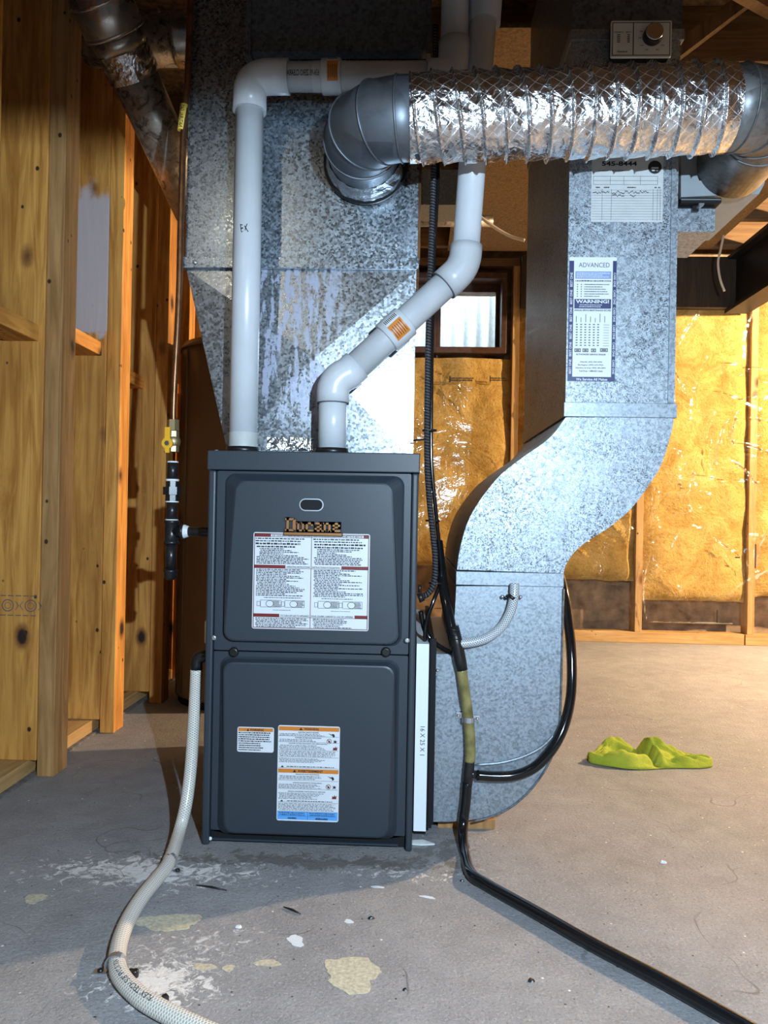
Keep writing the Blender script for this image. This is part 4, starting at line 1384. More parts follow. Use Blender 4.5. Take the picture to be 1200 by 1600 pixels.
for s_, tl in ((0.022, V((0.03, 0, 0))), (Lf - 0.045, V((-0.16, 0.0, 0)))):
    c = F0 + ax * s_
    dd = (ax + up * tl.x * 2).normalized()
    B().tube([c - dd * 0.007, c - dd * 0.007, c + dd * 0.007, c + dd * 0.007], [RR - 0.004, RR + 0.003, RR + 0.003, RR - 0.004], 40).build('strap', 'rubber', bp)


def gored(start, d0, sgn, tail, mat, parent, drop):
    """sheet metal elbow in flat gores: leaves along d0, turns to +Y"""
    R0 = 0.083
    pts = [start - d0 * 0.02]
    c = start + d0 * 0.02
    n = 3
    pts.append(c)
    for i in range(1, n):
        a = (i - 0.5 + 0.5) / n * math.pi / 2
        pts.append(c + d0 * (R0 * math.sin(a)) + V((0, 1, 0)) * (R0 * (1 - math.cos(a))))
    endp = c + d0 * R0 + V((0, R0, 0))
    pts.append(endp)
    pts.append(V((endp.x, tail, endp.z + drop)))
    el = B().tube(pts, RR - 0.006, 44, smooth=True, mitre=True).build('elbow', mat, parent)
    for i in range(1, len(pts) - 1):
        a_, b_ = (pts[i] - pts[i - 1]).normalized(), (pts[i + 1] - pts[i]).normalized()
        t_ = (a_ + b_).normalized()
        k = 1 / a_.dot(t_)
        # raised bead at each gore joint
        seg = 44
        u_ = V((0, 0, 1)) - t_ * t_.z
        u_.normalize()
        v_ = t_.cross(u_)
        ring = []
        for j in range(seg + 1):
            th = 2 * math.pi * j / seg
            ring.append(pts[i] + u_ * math.cos(th) * (RR - 0.0055) + v_ * math.sin(th) * (RR - 0.0055) * k)
        B().tube(ring, 0.0024, 8, caps=False).build('bead', mat, el)
    return el, pts


el, pts = gored(F0, -ax, -1, YP - 0.014, 'elbow_steel', bp, 0.02)
e1 = pts[-1]
col_ = e1 - V((0, 0.0, 0))
B().tube([(e1.x, YP - 0.0215, e1.z), (e1.x, YP - 0.0125, e1.z)], [RR + 0.012, RR + 0.014], 44).build('collar', 'rubber', bp)
# crumpled foil tape around the root of the elbow
ring = []
vs, fs = [], []
NT_ = 90
for i in range(NT_ + 1):
    th = 2 * math.pi * i / NT_
    for j in range(5):
        rr_ = RR - 0.003 + 0.0035 * noise.noise(V((math.cos(th) * 5, math.sin(th) * 5, j * 1.7))) + 0.002 * j
        y = YP - 0.075 + 0.012 * j
        vs.append((e1.x + rr_ * math.cos(th), y, e1.z - 0.006 + rr_ * math.sin(th)))
for i in range(NT_):
    for j in range(4):
        fs.append((i * 5 + j, (i + 1) * 5 + j, (i + 1) * 5 + j + 1, i * 5 + j + 1))
B().add(vs, fs, False).build('foil_tape', 'foil', bp)
gored(F1, ax, 1, 1.79, 'elbow_worn', bp, -0.01)
# ================================================================== RETURN DUCT
YR, YRB = 1.72, 2.36
rd = thing('return_duct', 'bright spangled galvanized return air duct with an offset curve beside the furnace', 'duct', (0.3, 2.0, 0.03))


def outline(pts, Y=YR):
    return [(P(x, y, Y).x, Y, P(x, y, Y).z) for x, y in pts]


def dprism(name, mat, left, right, Y0=YR, Y1=YRB, smooth=False):
    """duct length with given left and right front outlines (both top to bottom)"""
    n = len(left)
    vs = []
    for (a, c) in zip(left, right):
        vs += [(a[0], Y0, a[2]), (c[0], Y0, c[2]), (a[0], Y1, a[2]), (c[0], Y1, c[2])]
    b = B()
    fr, lf, rt, bk = [], [], [], []
    for i in range(n - 1):
        o, q = 4 * i, 4 * (i + 1)
        fr.append((o, o + 1, q + 1, q)); bk.append((o + 2, q + 2, q + 3, o + 3))
        lf.append((o, q, q + 2, o + 2)); rt.append((o + 1, o + 3, q + 3, q + 1))
    ln = lambda i: i
    b.add(vs, fr, False)
    b.add(vs, bk, False)
    b.add(vs, lf, True)
    b.add(vs, rt, True)
    b.add(vs, [(0, 2, 3, 1), (4 * n - 4, 4 * n - 3, 4 * n - 1, 4 * n - 2)], False)
    return b.build(name, mat, rd)


def resample(pts, n):
    pts = [V((p[0], 0, p[1])) for p in catmull([(x, y, 0) for x, y in pts], 8)] if False else [V(p) for p in catmull([V((x, y, 0)) for x, y in pts], 8)]
    L = [0]
    for i in range(1, len(pts)):
        L.append(L[-1] + (pts[i] - pts[i - 1]).length)
    out, j = [], 0
    for k in range(n):
        t_ = L[-1] * k / (n - 1)
        while j < len(L) - 2 and L[j + 1] < t_:
            j += 1
        f = (t_ - L[j]) / max(1e-9, L[j + 1] - L[j])
        q = pts[j].lerp(pts[j + 1], f)
        out.append((q.x, q.y))
    return out


ux0, ux1 = 0.3345, 0.574
zj = P(970, 641, YR).z
zk = P(980, 56, YR).z
b = B().box(ux0, ux1, YR, YRB, zj + 0.0165, zk - 0.0125).build('upper_duct', 'galv_bright', rd)
B().box(ux1 - 0.016, ux1 - 0.004, YR - 0.005, YR - 0.0004, zj + 0.017, zk - 0.014).build('corner_seam', 'galv_boot', rd)
B().box(ux0 - 0.004, ux1 + 0.004, YR - 0.005, YRB, zj - 0.016, zj + 0.016).build('joint_band', 'galv_boot', rd, 0.001)
B().box(ux0 - 0.004, ux1 + 0.006, YR - 0.006, YRB, zk - 0.012, zk + 0.012).build('joint_band', 'galv_boot', rd, 0.001)
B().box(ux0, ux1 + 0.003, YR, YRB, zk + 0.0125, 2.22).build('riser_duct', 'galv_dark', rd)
Lp = [(884, 652), (879, 658), (873, 668), (859, 684), (844, 696), (826, 708), (804, 724), (782, 742), (763, 764), (745, 789), (732, 813), (723, 840), (717, 866), (714, 890)]
Rp = [(1053, 652), (1051, 668), (1045, 690), (1033, 727), (1014, 758), (999, 779), (982, 799), (956, 821), (938, 833), (917, 846), (897, 863), (885, 881), (880, 896)]
N_ = 26
dprism('offset_curve', 'galv_bright', outline(resample(Lp, N_)), outline(resample(Rp, N_)))
zb2 = (P(796, 904, YR).z)
bx0, bx1 = P(713, 904, YR).x, P(880, 904, YR).x
B().box(bx0 - 0.001, bx1 + 0.001, YR - 0.004, YRB, zb2 - 0.016, zb2 + 0.014).build('joint_band', 'galv_boot', rd, 0.001)
boot = [(713, 916), (710, 970), (707, 1022), (679, 1022), (676, 1120), (672, 1284), (700, 1284), (730, 1282), (760, 1277), (782, 1269), (805, 1255), (827, 1235), (845, 1212), (858, 1190), (868, 1165), (874, 1130), (877, 1060), (880, 916)]
bo = outline(boot)
bt = B().prism(bo, (0, YRB - YR, 0)).build('boot', 'galv_boot', rd)
# seam lip around the curved heel
lip = outline([(740, 1283), (760, 1278), (782, 1270), (805, 1256), (827, 1236), (845, 1213), (858, 1191), (868, 1166), (874, 1131), (877, 1060), (880, 920)])
B().tube([V(p) + V((0, -0.001, 0)) for p in catmull(lip, 4)], 0.0026, 8).build('seam_lip', 'galv_dark', rd)
cr = outline([(742, 1195), (780, 1192), (815, 1183), (845, 1168), (868, 1146)])
B().tube([V(p) + V((0, -0.0005, 0)) for p in catmull(cr, 5)], [0.0015] + [0.004] * (len(catmull(cr, 5)) - 2) + [0.0015], 8).build('crease', 'galv_boot', rd)
for px, py in ((681, 1054), (684, 1047), (675, 1258)):
    q = P(px, py, YR)
    screw(rd, (q.x, YR - 0.0005, q.z), 0.004, 'zinc')
B().box(0.07, 0.20, 1.76, 2.3, 0.0, 0.020).build('wooden_shim', 'pine_grey', rd)

# contractor sticker
x0, x1, z0, z1 = R(888, 402, 962, 596, YR)
lp, s = label_plate('contractor_sticker', 'label_white', rd, x0, x1, z0, z1, YR, 'tall white service sticker with dark blue border', 0.0008, 0.001)
s.rect('navy', 0, 0, 0.10, 0.97); s.rect('navy', 0.92, 0, 1, 0.97); s.rect('navy', 0.10, 0, 0.92, 0.036)
s.text('label_white', 'We Service All Makes', 0.18, 0.006, 0.84, 0.026, 2, 0.02)
for v in (0.06, 0.20, 0.34, 0.48, 0.62, 0.76):
    s.text('label_white', 'BEST ONE', 0.025, v, 0.075, v + 0.115, 2, 0.01, turn=90)
    s.text('label_white', 'CARE ONE', 0.94, v, 0.985, v + 0.115, 2, 0.01, turn=-90)
s.text('ink_grey', 'ADVANCED', 0.2, 0.918, 0.85, 0.955, 2, 0.0)
s.rect('band_blue', 0.13, 0.825, 0.89, 0.885)
s.lines('label_white', 0.16, 0.832, 0.86, 0.878, 3, 0.4, 2)
s.lines('ink', 0.12, 0.802, 0.9, 0.815, 1, 0.7, ragged=0.02)
for i in range(6):
    v = 0.68 + i * 0.019
    s.rect('ink', 0.17, v, 0.19, v + 0.008); s.rect('ink', 0.25, v, 0.27, v + 0.008)
    s.lines('ink', 0.32, v - 0.001, 0.86, v + 0.010, 1, 0.6, ragged=0.4)
s.rect('navy', 0.12, 0.585, 0.895, 0.662)
s.text('label_white', 'WARNING!', 0.15, 0.628, 0.85, 0.656, 2, 0.03)
s.lines('label_white', 0.22, 0.592, 0.8, 0.622, 2, 0.4, 2)
s.text('ink', 'ANNUAL SERVICE MAINTENANCE RECORD', 0.12, 0.564, 0.9, 0.578, 2, 0.015)
for i in range(7):
    s.rect('ink_grey', 0.16 + i * 0.1, 0.475, 0.172 + i * 0.1, 0.475 + random.uniform(0.03, 0.075), 2)
for j in range(9):
    for i in range(6):
        s.rect('ink_grey', 0.16 + i * 0.09, 0.285 + j * 0.021, 0.20 + i * 0.09, 0.293 + j * 0.021, 2)
    s.rect('ink_grey', 0.74, 0.285 + j * 0.021, 0.86, 0.2875 + j * 0.021, 2)
for u, v_, w_ in ((0.14, 0.235, 0.13), (0.31, 0.235, 0.12), (0.49, 0.235, 0.1), (0.68, 0.238, 0.16)):
    s.frame('ink', u, v_, u + w_, v_ + 0.028, 0.014, 2)
    s.rect('ink_grey', u + 0.03, v_ + 0.008, u + w_ - 0.03, v_ + 0.02, 2)
s.text('ink', 'AUTHORIZED SERVICE DEALER', 0.17, 0.210, 0.80, 0.222, 2, 0.02)
for v, tx, a, c in ((0.148, 'Oakville: (905) 849-4998', 0.26, 0.72), (0.124, 'Burlington: (905) 632-0926', 0.22, 0.75), (0.10, 'Hamilton & Area: (905) 385-2804', 0.17, 0.80), (0.076, 'Toll Free: 1-888-827-2665', 0.24, 0.74)):
    s.text('ink', tx, a, v, c, v + 0.013, 2, 0.012)
s.build(lp)

# inspection card
x0, x1, z0, z1 = R(924, 225, 1036, 347, YR)
lp, s = label_plate('inspection_card', 'card', rd, x0, x1, z0, z1, YR, 'grey ruled inspection card taped below the foil duct', 0.0008, 0.001)
s.text('ink', 'Union Gas', 0.03, 0.925, 0.28, 0.96, 2, 0.03)
s.lines('ink_grey', 0.05, 0.865, 0.72, 0.885, 1, 0.5, ragged=0.05)
s.text('ink', '545-8444', 0.14, 0.715, 0.63, 0.775, 2, 0.03)
s.lines('ink_grey', 0.1, 0.645, 0.62, 0.665, 1, 0.5)
cu, cv = 0.88, 0.70
s.poly('ink', [(cu + 0.095 * math.cos(i / 24 * 6.283), cv + 0.085 * math.sin(i / 24 * 6.283)) for i in range(24)], 1)
s.rect('card', 0.83, 0.68, 0.93, 0.70, 2); s.rect('card', 0.84, 0.65, 0.92, 0.665, 2)
s.frame('ink_grey', 0.025, 0.475, 0.925, 0.585, 0.004, 2)
s.rect('ink_grey', 0.025, 0.525, 0.925, 0.529, 2)
for u in (0.26, 0.45, 0.68):
    s.rect('ink_grey', u, 0.475, u + 0.004, 0.585, 2)
for u in (0.15, 0.28, 0.86, 0.92, 0.96):
    s.rect('ink_grey', u, 0.02, u + 0.004, 0.42, 2)
for j in range(12):
    s.rect('ink_grey', 0.01, 0.03 + j * 0.034, 0.99, 0.0325 + j * 0.034, 2)
for a, c in ((0.06, 0.12), (0.17, 0.25), (0.5, 0.62), (0.88, 0.91), (0.93, 0.96)):
    s.lines('ink', a, 0.425, c, 0.455, 1, 0.5, ragged=0)


def scrawl(s, u0, v0, u1, h, seed):
    rnd = random.Random(seed)
    n = int((u1 - u0) / 0.012)
    pts = [(u0 + (u1 - u0) * i / n, v0 + h * rnd.uniform(-0.5, 0.5)) for i in range(n + 1)]
    for (a, b_), (c, d_) in zip(pts, pts[1:]):
        s.poly('ink', [(a, b_), (c, d_), (c, d_ + 0.009), (a, b_ + 0.009)], 2)


scrawl(s, 0.02, 0.372, 0.25, 0.035, 3)
scrawl(s, 0.29, 0.372, 0.80, 0.045, 4)
scrawl(s, 0.29, 0.330, 0.46, 0.03, 5)
scrawl(s, 0.54, 0.330, 0.62, 0.03, 6)
s.build(lp)

# ---- filter and its rack
fr = thing('filter_rack', 'dark steel filter slot between furnace and return boot', 'filter rack', (0.03, 2.0, 0.02))
fxa, fxb = fx1 + 0.003, P(668, 1150, 1.70).x
rkb = P(677, 1150, 1.715).x - 0.001
zt_ = P(655, 1006, 1.70).z
B().box(fxb + 0.0015, rkb, 1.705, YRB, 0.02, zt_ + 0.008).build('rack_side', 'slate_dark', fr)
B().box(fxa, fxb, 1.72, YRB, 0.0, 0.012).build('rack_floor', 'slate_dark', fr)
B().box(fxb + 0.004, rkb + 0.004, 1.700, 1.7045, 0.03, zt_ + 0.012).build('rack_edge', 'slate_dark', fr)
fi = thing('air_filter', 'white pleated air filter standing in the slot beside the furnace', 'filter', (0.025, 1.7, 0.02))
B().box(fxa, fxb, 1.70, 2.33, 0.0145, zt_).build('filter_frame', 'filter_card', fi)
s = Sheet((fxa, 1.70, 0.0), (fxb - fxa, 0, 0), (0, 0, 1), (0, -1, 0), 0.0005)
za, zc_ = P(655, 1180, 1.70).z, P(655, 1135, 1.70).z
s.text('ink', '16 X 25 X 1', 0.42, za, 0.78, zc_, 1, 0.0, turn=-90)
s.build(fi)
q = G(672, 1320)
sc_ = B().prism([(q.x - 0.05, q.y + 0.012, 0), (q.x - 0.015, q.y + 0.02, 0), (q.x + 0.01, q.y, 0), (q.x - 0.02, q.y - 0.006, 0), (q.x - 0.045, q.y - 0.002, 0)], (0, 0, 0.003)).build('plastic_scrap', 'clear_plastic')
tag(sc_, 'small clear plastic scrap on the floor by the furnace foot', 'scrap')

# ---- humidity dial on the duct
hd = thing('humidity_control', 'square white humidity control with a metal dial above the foil duct', 'dial', (0.49, YR, 1.72))
x0, x1, z0, z1 = R(952, 39, 1046, 95, 1.70)
B().box(x0 + 0.003, x1 - 0.003, 1.692, YR - 0.0065, z0 + 0.003, z1 - 0.003).build('base_box', 'slate_dark', hd)
pt = [(x, 1.6915, z) for x, z in rr(x0, x1, z0, z1, 0.003, 3)]
pp = B().prism(pt, (0, -0.006, 0)).build('face_plate', 'dial_plate', hd)
s = Sheet((x0, 1.6855, z0), (x1 - x0, 0, 0), (0, 0, z1 - z0), (0, -1, 0), 0.0004)
s.frame('ink', 0.02, 0.035, 0.975, 0.955, 0.012, 1)
s.rect('ink', 0.36, 0.05, 0.375, 0.94)
s.text('ink', 'OUTSIDE TEMPERATURE', 0.05, 0.66, 0.20, 0.70); s.text('ink', 'HUMIDITY SETTING', 0.24, 0.66, 0.335, 0.70)
for i in range(5):
    s.rect('ink', 0.10, 0.60 - i * 0.05, 0.15, 0.622 - i * 0.05, 2); s.rect('ink', 0.27, 0.60 - i * 0.05, 0.31, 0.622 - i * 0.05, 2)
s.text('ink', 'General', 0.10, 0.12, 0.27, 0.17, 2, 0.02)
for i, (a, tx) in enumerate(((150, '30'), (180, '20'), (215, '10'), (245, 'OFF'), (295, 'MAX'), (325, '50'))):
    a = math.radians(a)
    u, v = 0.68 + 0.21 * math.cos(a), 0.52 + 0.36 * math.sin(a)
    s.text('ink', tx, u - 0.025, v - 0.018, u + 0.025, v + 0.018)
s.build(hd)
kc = V((x0 + (x1 - x0) * 0.675, 1.685, z0 + (z1 - z0) * 0.55))
B().tube([kc, kc - V((0, 0.016, 0))], [0.0205, 0.0195], 36).build('knob_skirt', 'rubber', hd)
kn = B().tube([kc - V((0, 0.0162, 0)), kc - V((0, 0.021, 0)), kc - V((0, 0.0215, 0))], [0.0185, 0.0185, 0.017], 36).build('dial_knob', 'chrome', hd)

# ---- humidifier behind the right elbow
hu = thing('humidifier', 'grey plastic furnace humidifier half hidden behind the right steel elbow', 'humidifier', (0.72, 1.9, 1.4))
YH = 1.80
hb = outline([(1064, 200), (1064, 307), (1150, 305), (1186, 303), (1194, 288), (1203, 250), (1205, 200)], YH)
B().prism(hb, (0, 0.30, 0)).build('housing', 'humidifier_grey', hu)
hb = outline([(1064, 283), (1064, 308), (1150, 304), (1150, 281)], YH - 0.012)
B().prism(hb, (0, 0.011, 0)).build('front_lip', 'humidifier_grey', hu)
x0, x1, z0, z1 = R(1064, 308, 1128, 317, YH - 0.02)
B().box(x0, x1, YH - 0.02, YH + 0.2, z0, z1).build('drain_pan_edge', 'slate_dark', hu, 0.003)
x0, x1, z0, z1 = R(1064, 311, 1126, 313, YH - 0.021)
B().box(x0, x1, YH - 0.0225, YH - 0.0202, z0, z1).build('pan_trim', 'zinc', hu)
x0, x1, z0, z1 = R(1062, 326, 1117, 362, YH)
B().box(ux1 + 0.001, x1, YH, YH + 0.18, z0, z1).build('steel_box', 'galv_bright', hu)
B().box(ux1 + 0.001, x1, YH + 0.002, YH + 0.16, z1 + 0.0005, z1 + 0.014).build('bracket', 'slate_dark', hu)
q = P(1092, 323, YH)
B().tube([q + V((0, 0.0, 0)), q + V((0, -0.018, 0))], 0.006, 12).build('solenoid_bolt', 'zinc', hu)
x0, x1, z0, z1 = R(1081, 322, 1091, 331, YH - 0.006)
B().box(x0, x1, YH - 0.01, YH - 0.0005, z0, z1).build('wire_clip', 'rubber', hu)

# ================================================================== HOSES AND DRAINS
HR = 0.0135
wh = thing('drain_hose', 'cream braided drain hose dropping from the furnace and bending across the floor', 'hose', (-0.45, 1.65, 0))
fixp = [P(318, 1031, 1.70), P(308, 1038, 1.70), P(306.5, 1060, 1.70)]
B().tube([V((fx0 - 0.002, 1.70, P(318, 1022, 1.70).z))] + arc(P(316, 1026, 1.70), P(306, 1024, 1.70), P(307, 1046, 1.70), 6), 0.0135, 18).build('elbow_fitting', 'rubber', wh)
pth = [P(307, 1046, 1.70), P(305, 1090, 1.70), P(302, 1140, 1.69), P(298, 1200, 1.675), P(291, 1255, 1.65), P(280, 1300, 1.62), G(264, 1347, HR + 0.002), G(246, 1372, HR), G(222, 1402, HR), G(201, 1436, HR), G(187, 1472, HR), G(183, 1505, HR), G(192, 1530, HR), G(222, 1560, HR), G(265, 1585, HR), G(322, 1612, HR), G(420, 1650, HR)]
hose = B().tube(catmull(pth, 8), HR, 20).build('braided_hose', 'braid_white', wh)
# print along the hose
cp = catmull(pth[11:15], 14)
txt = 'FLEX TECH 5/8" PVC F1924'
g, fs, _ = glyphs(txt, 0.0)
vs = []
for x, y in g:
    f = (0.10 + 0.72 * (1 - x)) * (len(cp) - 1)
    i = min(int(f), len(cp) - 2)
    p = cp[i].lerp(cp[i + 1], f - i)
    d = (cp[i + 1] - cp[i]).normalized()
    sd = V((0, 0, 1)).cross(d).normalized()
    th = 0.35 + (y - 0.5) * 0.0085 / HR
    if sd.y > 0:
        sd = -sd
    vs.append(p + (V((0, 0, 1)) * math.cos(th) + sd * math.sin(th)) * (HR + 0.0005))
B().add(vs, fs).build('printed_text', 'ink', wh)['kind'] = 'stuff'


def floor_clip(px, py, d, lbl):
    """bent strap fixed over the hose with a screw"""
    c = G(px, py, HR)
    d = V((d[0], d[1], 0)).normalized()
    sd = V((0, 0, 1)).cross(d)
    t_ = thing('hose_clip', lbl, 'clip', (c.x, c.y, 0), 'metal hose clips on the floor')
    pts = [c + (sd * math.cos(a) + V((0, 0, 1)) * math.sin(a)) * (HR + 0.0016) for a in [math.radians(x) for x in range(-20, 201, 20)]]
    b = B()
    for p, q in zip(pts, pts[1:]):
        m_ = (p + q) / 2
        e_ = (q - p)
        nrm = d.cross(e_).normalized()
        b.obox(m_, e_ * 0.52, d * 0.006, nrm * 0.0008)
    b.build('strap', 'zinc', t_)
    for sg in (1, -1):
        f = c + sd * sg * (HR + 0.010)
        f.z = 0.0012
        B().obox(f, sd * 0.010, d * 0.007, V((0, 0, 0.001))).build('foot', 'zinc', t_)
        f.z = 0.0022
        screw(t_, f, 0.0045, 'rubber', (0, 0, 1))
    return t_


floor_clip(266, 1346, (-0.55, -0.8), 'metal clip holding the cream hose near the furnace foot')
floor_clip(181, 1506, (0.05, -1), 'metal clip holding the cream hose at its sharp floor bend')

# condensate drain down the boot
YT = 1.697
dt = thing('condensate_drain', 'black and olive tube running down the return boot and away over the floor', 'hose', (0.1, 1.6, 0))
top = [P(684, 846, 1.80), P(688, 880, 1.78), P(693, 920, 1.74), P(700, 955, 1.715), P(707, 990, 1.700), P(711, 1010, YT)]
B().tube(catmull(top, 6), 0.0115, 16).build('dark_tube', 'black_tube', dt)
B().tube([P(708, 978, YT), P(714, 1006, YT), P(719, 1032, YT), P(722, 1047, YT)], [0.0125, 0.0135, 0.0135, 0.0125], 18).build('rubber_coupling', 'rubber', dt)
for py in (982, 989, 996):
    a = P(708 + (py - 978) * 0.26, py, YT)
    B().tube([a, a + V((-0.0005, 0, -0.003))], 0.0145, 18).build('ring', 'rubber', dt)
ol = [P(721, 1044, YT), P(726, 1080, YT), P(731, 1115, YT), P(734, 1145, YT), P(735, 1175, YT), P(734, 1190, YT)]
B().tube(catmull(ol, 6), 0.0115, 18).build('olive_tube', 'olive_tube', dt)
te = P(732, 1208, YT)
B().tube([P(735, 1165, YT), P(734, 1190, YT), te, P(730, 1230, YT)], [0.0105, 0.0112, 0.0118, 0.0105], 18).tube([te, P(745, 1211, YT)], 0.009, 16).build('tee', 'black_iron', dt)
low = [P(730, 1222, YT), P(728, 1250, YT), P(724, 1285, YT - 0.005), P(723, 1312, YT - 0.03), P(727, 1338, 1.615), G(737, 1366, 0.012), G(765, 1385, 0.0115), G(840, 1427, 0.0115), G(930, 1478, 0.0115), G(1030, 1530, 0.0115), G(1120, 1580, 0.0115), G(1210, 1630, 0.0115)]
B().tube(catmull(low, 8), 0.0112, 18).build('black_tube', 'black_tube', dt)
# pipe strap on the boot
c = P(732, 1124, YT)
b = B()
pts = [c + V((math.cos(a) * 0.0135, -math.sin(a) * 0.0135, 0)) for a in [math.radians(x) for x in range(-10, 191, 20)]]
for p, q in zip(pts, pts[1:]):
    b.obox((p + q) / 2, (q - p) * 0.53, V((0, 0, 0.0055)), V((0, 0, 1)).cross((q - p)).normalized() * 0.0009)
b.obox(c + V((0.019, 0.0175, -0.002)), V((0.007, 0, 0)), V((0, 0.001, 0)), V((0, 0, 0.006))).obox(c + V((-0.019, 0.0175, 0.004)), V((0.007, 0, 0)), V((0, 0.001, 0)), V((0, 0, 0.006)))
ps = b.build('pipe_strap', 'zinc', dt)
screw(ps, c + V((0.021, 0.0165, -0.002)), 0.004, 'chrome')
screw(ps, c + V((-0.021, 0.0165, 0.004)), 0.004, 'chrome')

lh = [P(745, 1211, YT), P(775, 1213, YT), P(805, 1211, YT), P(835, 1199, YT), P(860, 1174, YT), P(879, 1140, YT + 0.01), P(890, 1100, YT + 0.03), P(893.5, 1060, YT + 0.05), P(892, 1010, YT + 0.07), P(887, 965, YT + 0.10), P(881, 925, YT + 0.14), P(872, 890, YT + 0.2)]
lh[-1].x = bx1 + 0.012 if lh[-1].x < bx1 + 0.012 else lh[-1].x
lp_ = B().tube(catmull(lh, 7), 0.0115, 18).build('loop_hose', 'black_tube')
tag(lp_, 'glossy black hose looping round the right side of the return boot', 'hose')
bh = thing('braided_hose', 'short clear braided hose curving over the return boot', 'hose', (0.2, YT, 0.5))
q_ = [P(716, 1006, YT), P(740, 1003, YT), P(762, 996, YT), P(783, 980, YT), P(797, 957, YT), P(803, 932, YT), P(804, 912, YT + 0.006)]
B().tube(catmull(q_, 7), 0.0105, 18).build('hose_length', 'braid_clear', bh)
c = P(800, 934, YT)
B().tube([c + V((-0.002, 0, -0.002)), c + V((0.002, 0, 0.004))], 0.0118, 18).build('black_tie', 'rubber', bh)
for dx in (-0.02, -0.012, 0.012, 0.02):
    B().sphere(c + V((dx, 0.010, 0.001 if abs(dx) > 0.015 else -0.001)), 0.0042, 10, 8).build('clip_end', 'zinc' if abs(dx) > 0.015 else 'rubber', bh)

# ---- electric cables beside the furnace
mc = thing('armored_cable', 'dark armored power cable dropping from the joists to the furnace side', 'cable', (0.05, 1.75, 0.5))
mp = [P(681, 40, 1.74), P(680, 150, 1.74), P(678, 250, 1.74), P(674, 380, 1.735), P(670, 500, 1.73), P(668, 600, 1.73), P(667, 700, 1.73), P(670, 770, 1.73), P(676, 830, 1.73), P(680, 870, 1.73), P(679, 905, 1.73), P(671, 925, 1.73), P(660, 933, 1.73)]
B().tube(catmull(mp, 8), 0.0066, 14).build('cable', 'armor', mc)
B().tube([P(653.5, 935, 1.73), P(662, 932, 1.73)], [0.011, 0.009], 14).tube([P(656, 926, 1.725), P(656, 913, 1.725)], [0.004, 0.0035], 10).build('connector', 'black_iron', mc)
bc = thing('black_cable', 'thin black cable tied alongside the armored cable', 'cable', (0.06, 1.78, 0.4))
cp_ = [P(684, 60, 1.76), P(685, 250, 1.76), P(679, 380, 1.75), P(676, 480, 1.752), P(674, 620, 1.752), P(674, 720, 1.752), P(681, 800, 1.752), P(688, 870, 1.752), P(689, 905, 1.75), P(677, 940, 1.735), P(665, 975, 1.73), P(664, 1000, 1.735), P(660, 1030, 1.74)]
B().tube(catmull(cp_, 8), 0.0045, 12).build('cable', 'black_tube', bc)
for px, py in ((671, 674), (676, 815), (681, 912)):
    c = P(px, py, 1.742)
    B().tube([c, c + V((0, 0, 0.004))], [0.0165, 0.0165], 14).build('cable_tie', 'rubber', bc)
B().tube([P(646, 688, 1.76), P(668, 686, 1.745)], 0.002, 8).build('tie_tail', 'rubber', bc)
cc2 = [P(657, 955, 1.74), P(664, 985, 1.745), P(680, 1005, 1.74), P(700, 1018, 1.725), P(708, 1022, 1.715)]
cb = B().tube(catmull(cc2, 8), 0.0055, 12).build('vinyl_tube', 'black_tube')
tag(cb, 'short glossy dark tube sagging above the filter slot', 'hose')
cb = B().tube(catmull([P(820, 376, 2.9), P(795, 368, 2.9), P(765, 350, 2.88), P(740, 330, 2.86), P(712, 308, 2.84), P(690, 280, 2.8), P(684, 240, 2.78), P(683, 120, 2.78)], 8), 0.006, 12).build('white_cable', 'cable_white')
tag(cb, 'white house cable sagging behind the vent pipe', 'cable')
cb = B().tube(catmull([P(1131, 366, 4.1), P(1126, 390, 4.1), P(1122, 410, 4.1), P(1125, 435, 4.1), P(1132, 455, 4.1)], 6), 0.006, 10).build('ceiling_wire', 'cable_white')
tag(cb, 'thin pale wire hanging near the girder end', 'cable')
# branch ducts seen in the gap right of the plenum
x0, x1, z0, z1 = R(640, 265, 722, 320, 2.7)
o = B().box(x0, x1, 2.7, 2.85, z0, z1).box(x0 + 0.05, x0 + 0.056, 2.694, 2.6995, z0, z1).build('branch_duct', 'galv_boot')
tag(o, 'short flat galvanized duct in the gap behind the vent pipe', 'duct')
zc_ = P(690, 345, 3.0)
ip = thing('wrapped_pipe', 'dusty wrapped pipe under the flat duct in the gap', 'pipe', (zc_.x, 3.0, zc_.z))
B().tube([(zc_.x - 0.25, 3.0, zc_.z), (zc_.x + 0.2, 3.0, zc_.z)], 0.022, 16).build('pipe_length', 'galv_dusty', ip)
B().box(zc_.x - 0.12, zc_.x - 0.10, 2.995, 3.005, zc_.z + 0.02, 2.2295).build('hanger', 'zinc', ip)

# ================================================================== GAS LINE
YG = 1.78
gx = P(269, 770, YG).x
gl = thing('gas_line', 'copper gas tube with brass shutoff valve and black iron drip leg left of the furnace', 'pipe', (gx, YG, 0.5))
gp = [P(301, -60, YG), P(297, 20, YG), P(293, 120, YG), P(287, 205, YG), P(283, 330, YG), P(281, 420, YG), P(278, 500, YG), P(273, 590, YG), P(271, 640, YG), P(271, 662, YG)]
B().tube(catmull(gp, 8), 0.0075, 16).build('copper_tube', 'copper', gl)
q = P(286, 184, YG)
d = (P(288, 164, YG) - P(284, 204, YG)).normalized()
B().tube([P(283.6, 204, YG), P(288.4, 164, YG)], 0.0095, 16).build('yellow_tag', 'tag_yellow', gl)
text_on_pipe(gl, 'ink', 'NATURAL GAS', P(283.9, 201, YG), d, (0, -1, 0), 0.0099, (P(288, 167, YG) - P(284, 201, YG)).length, 0.009)


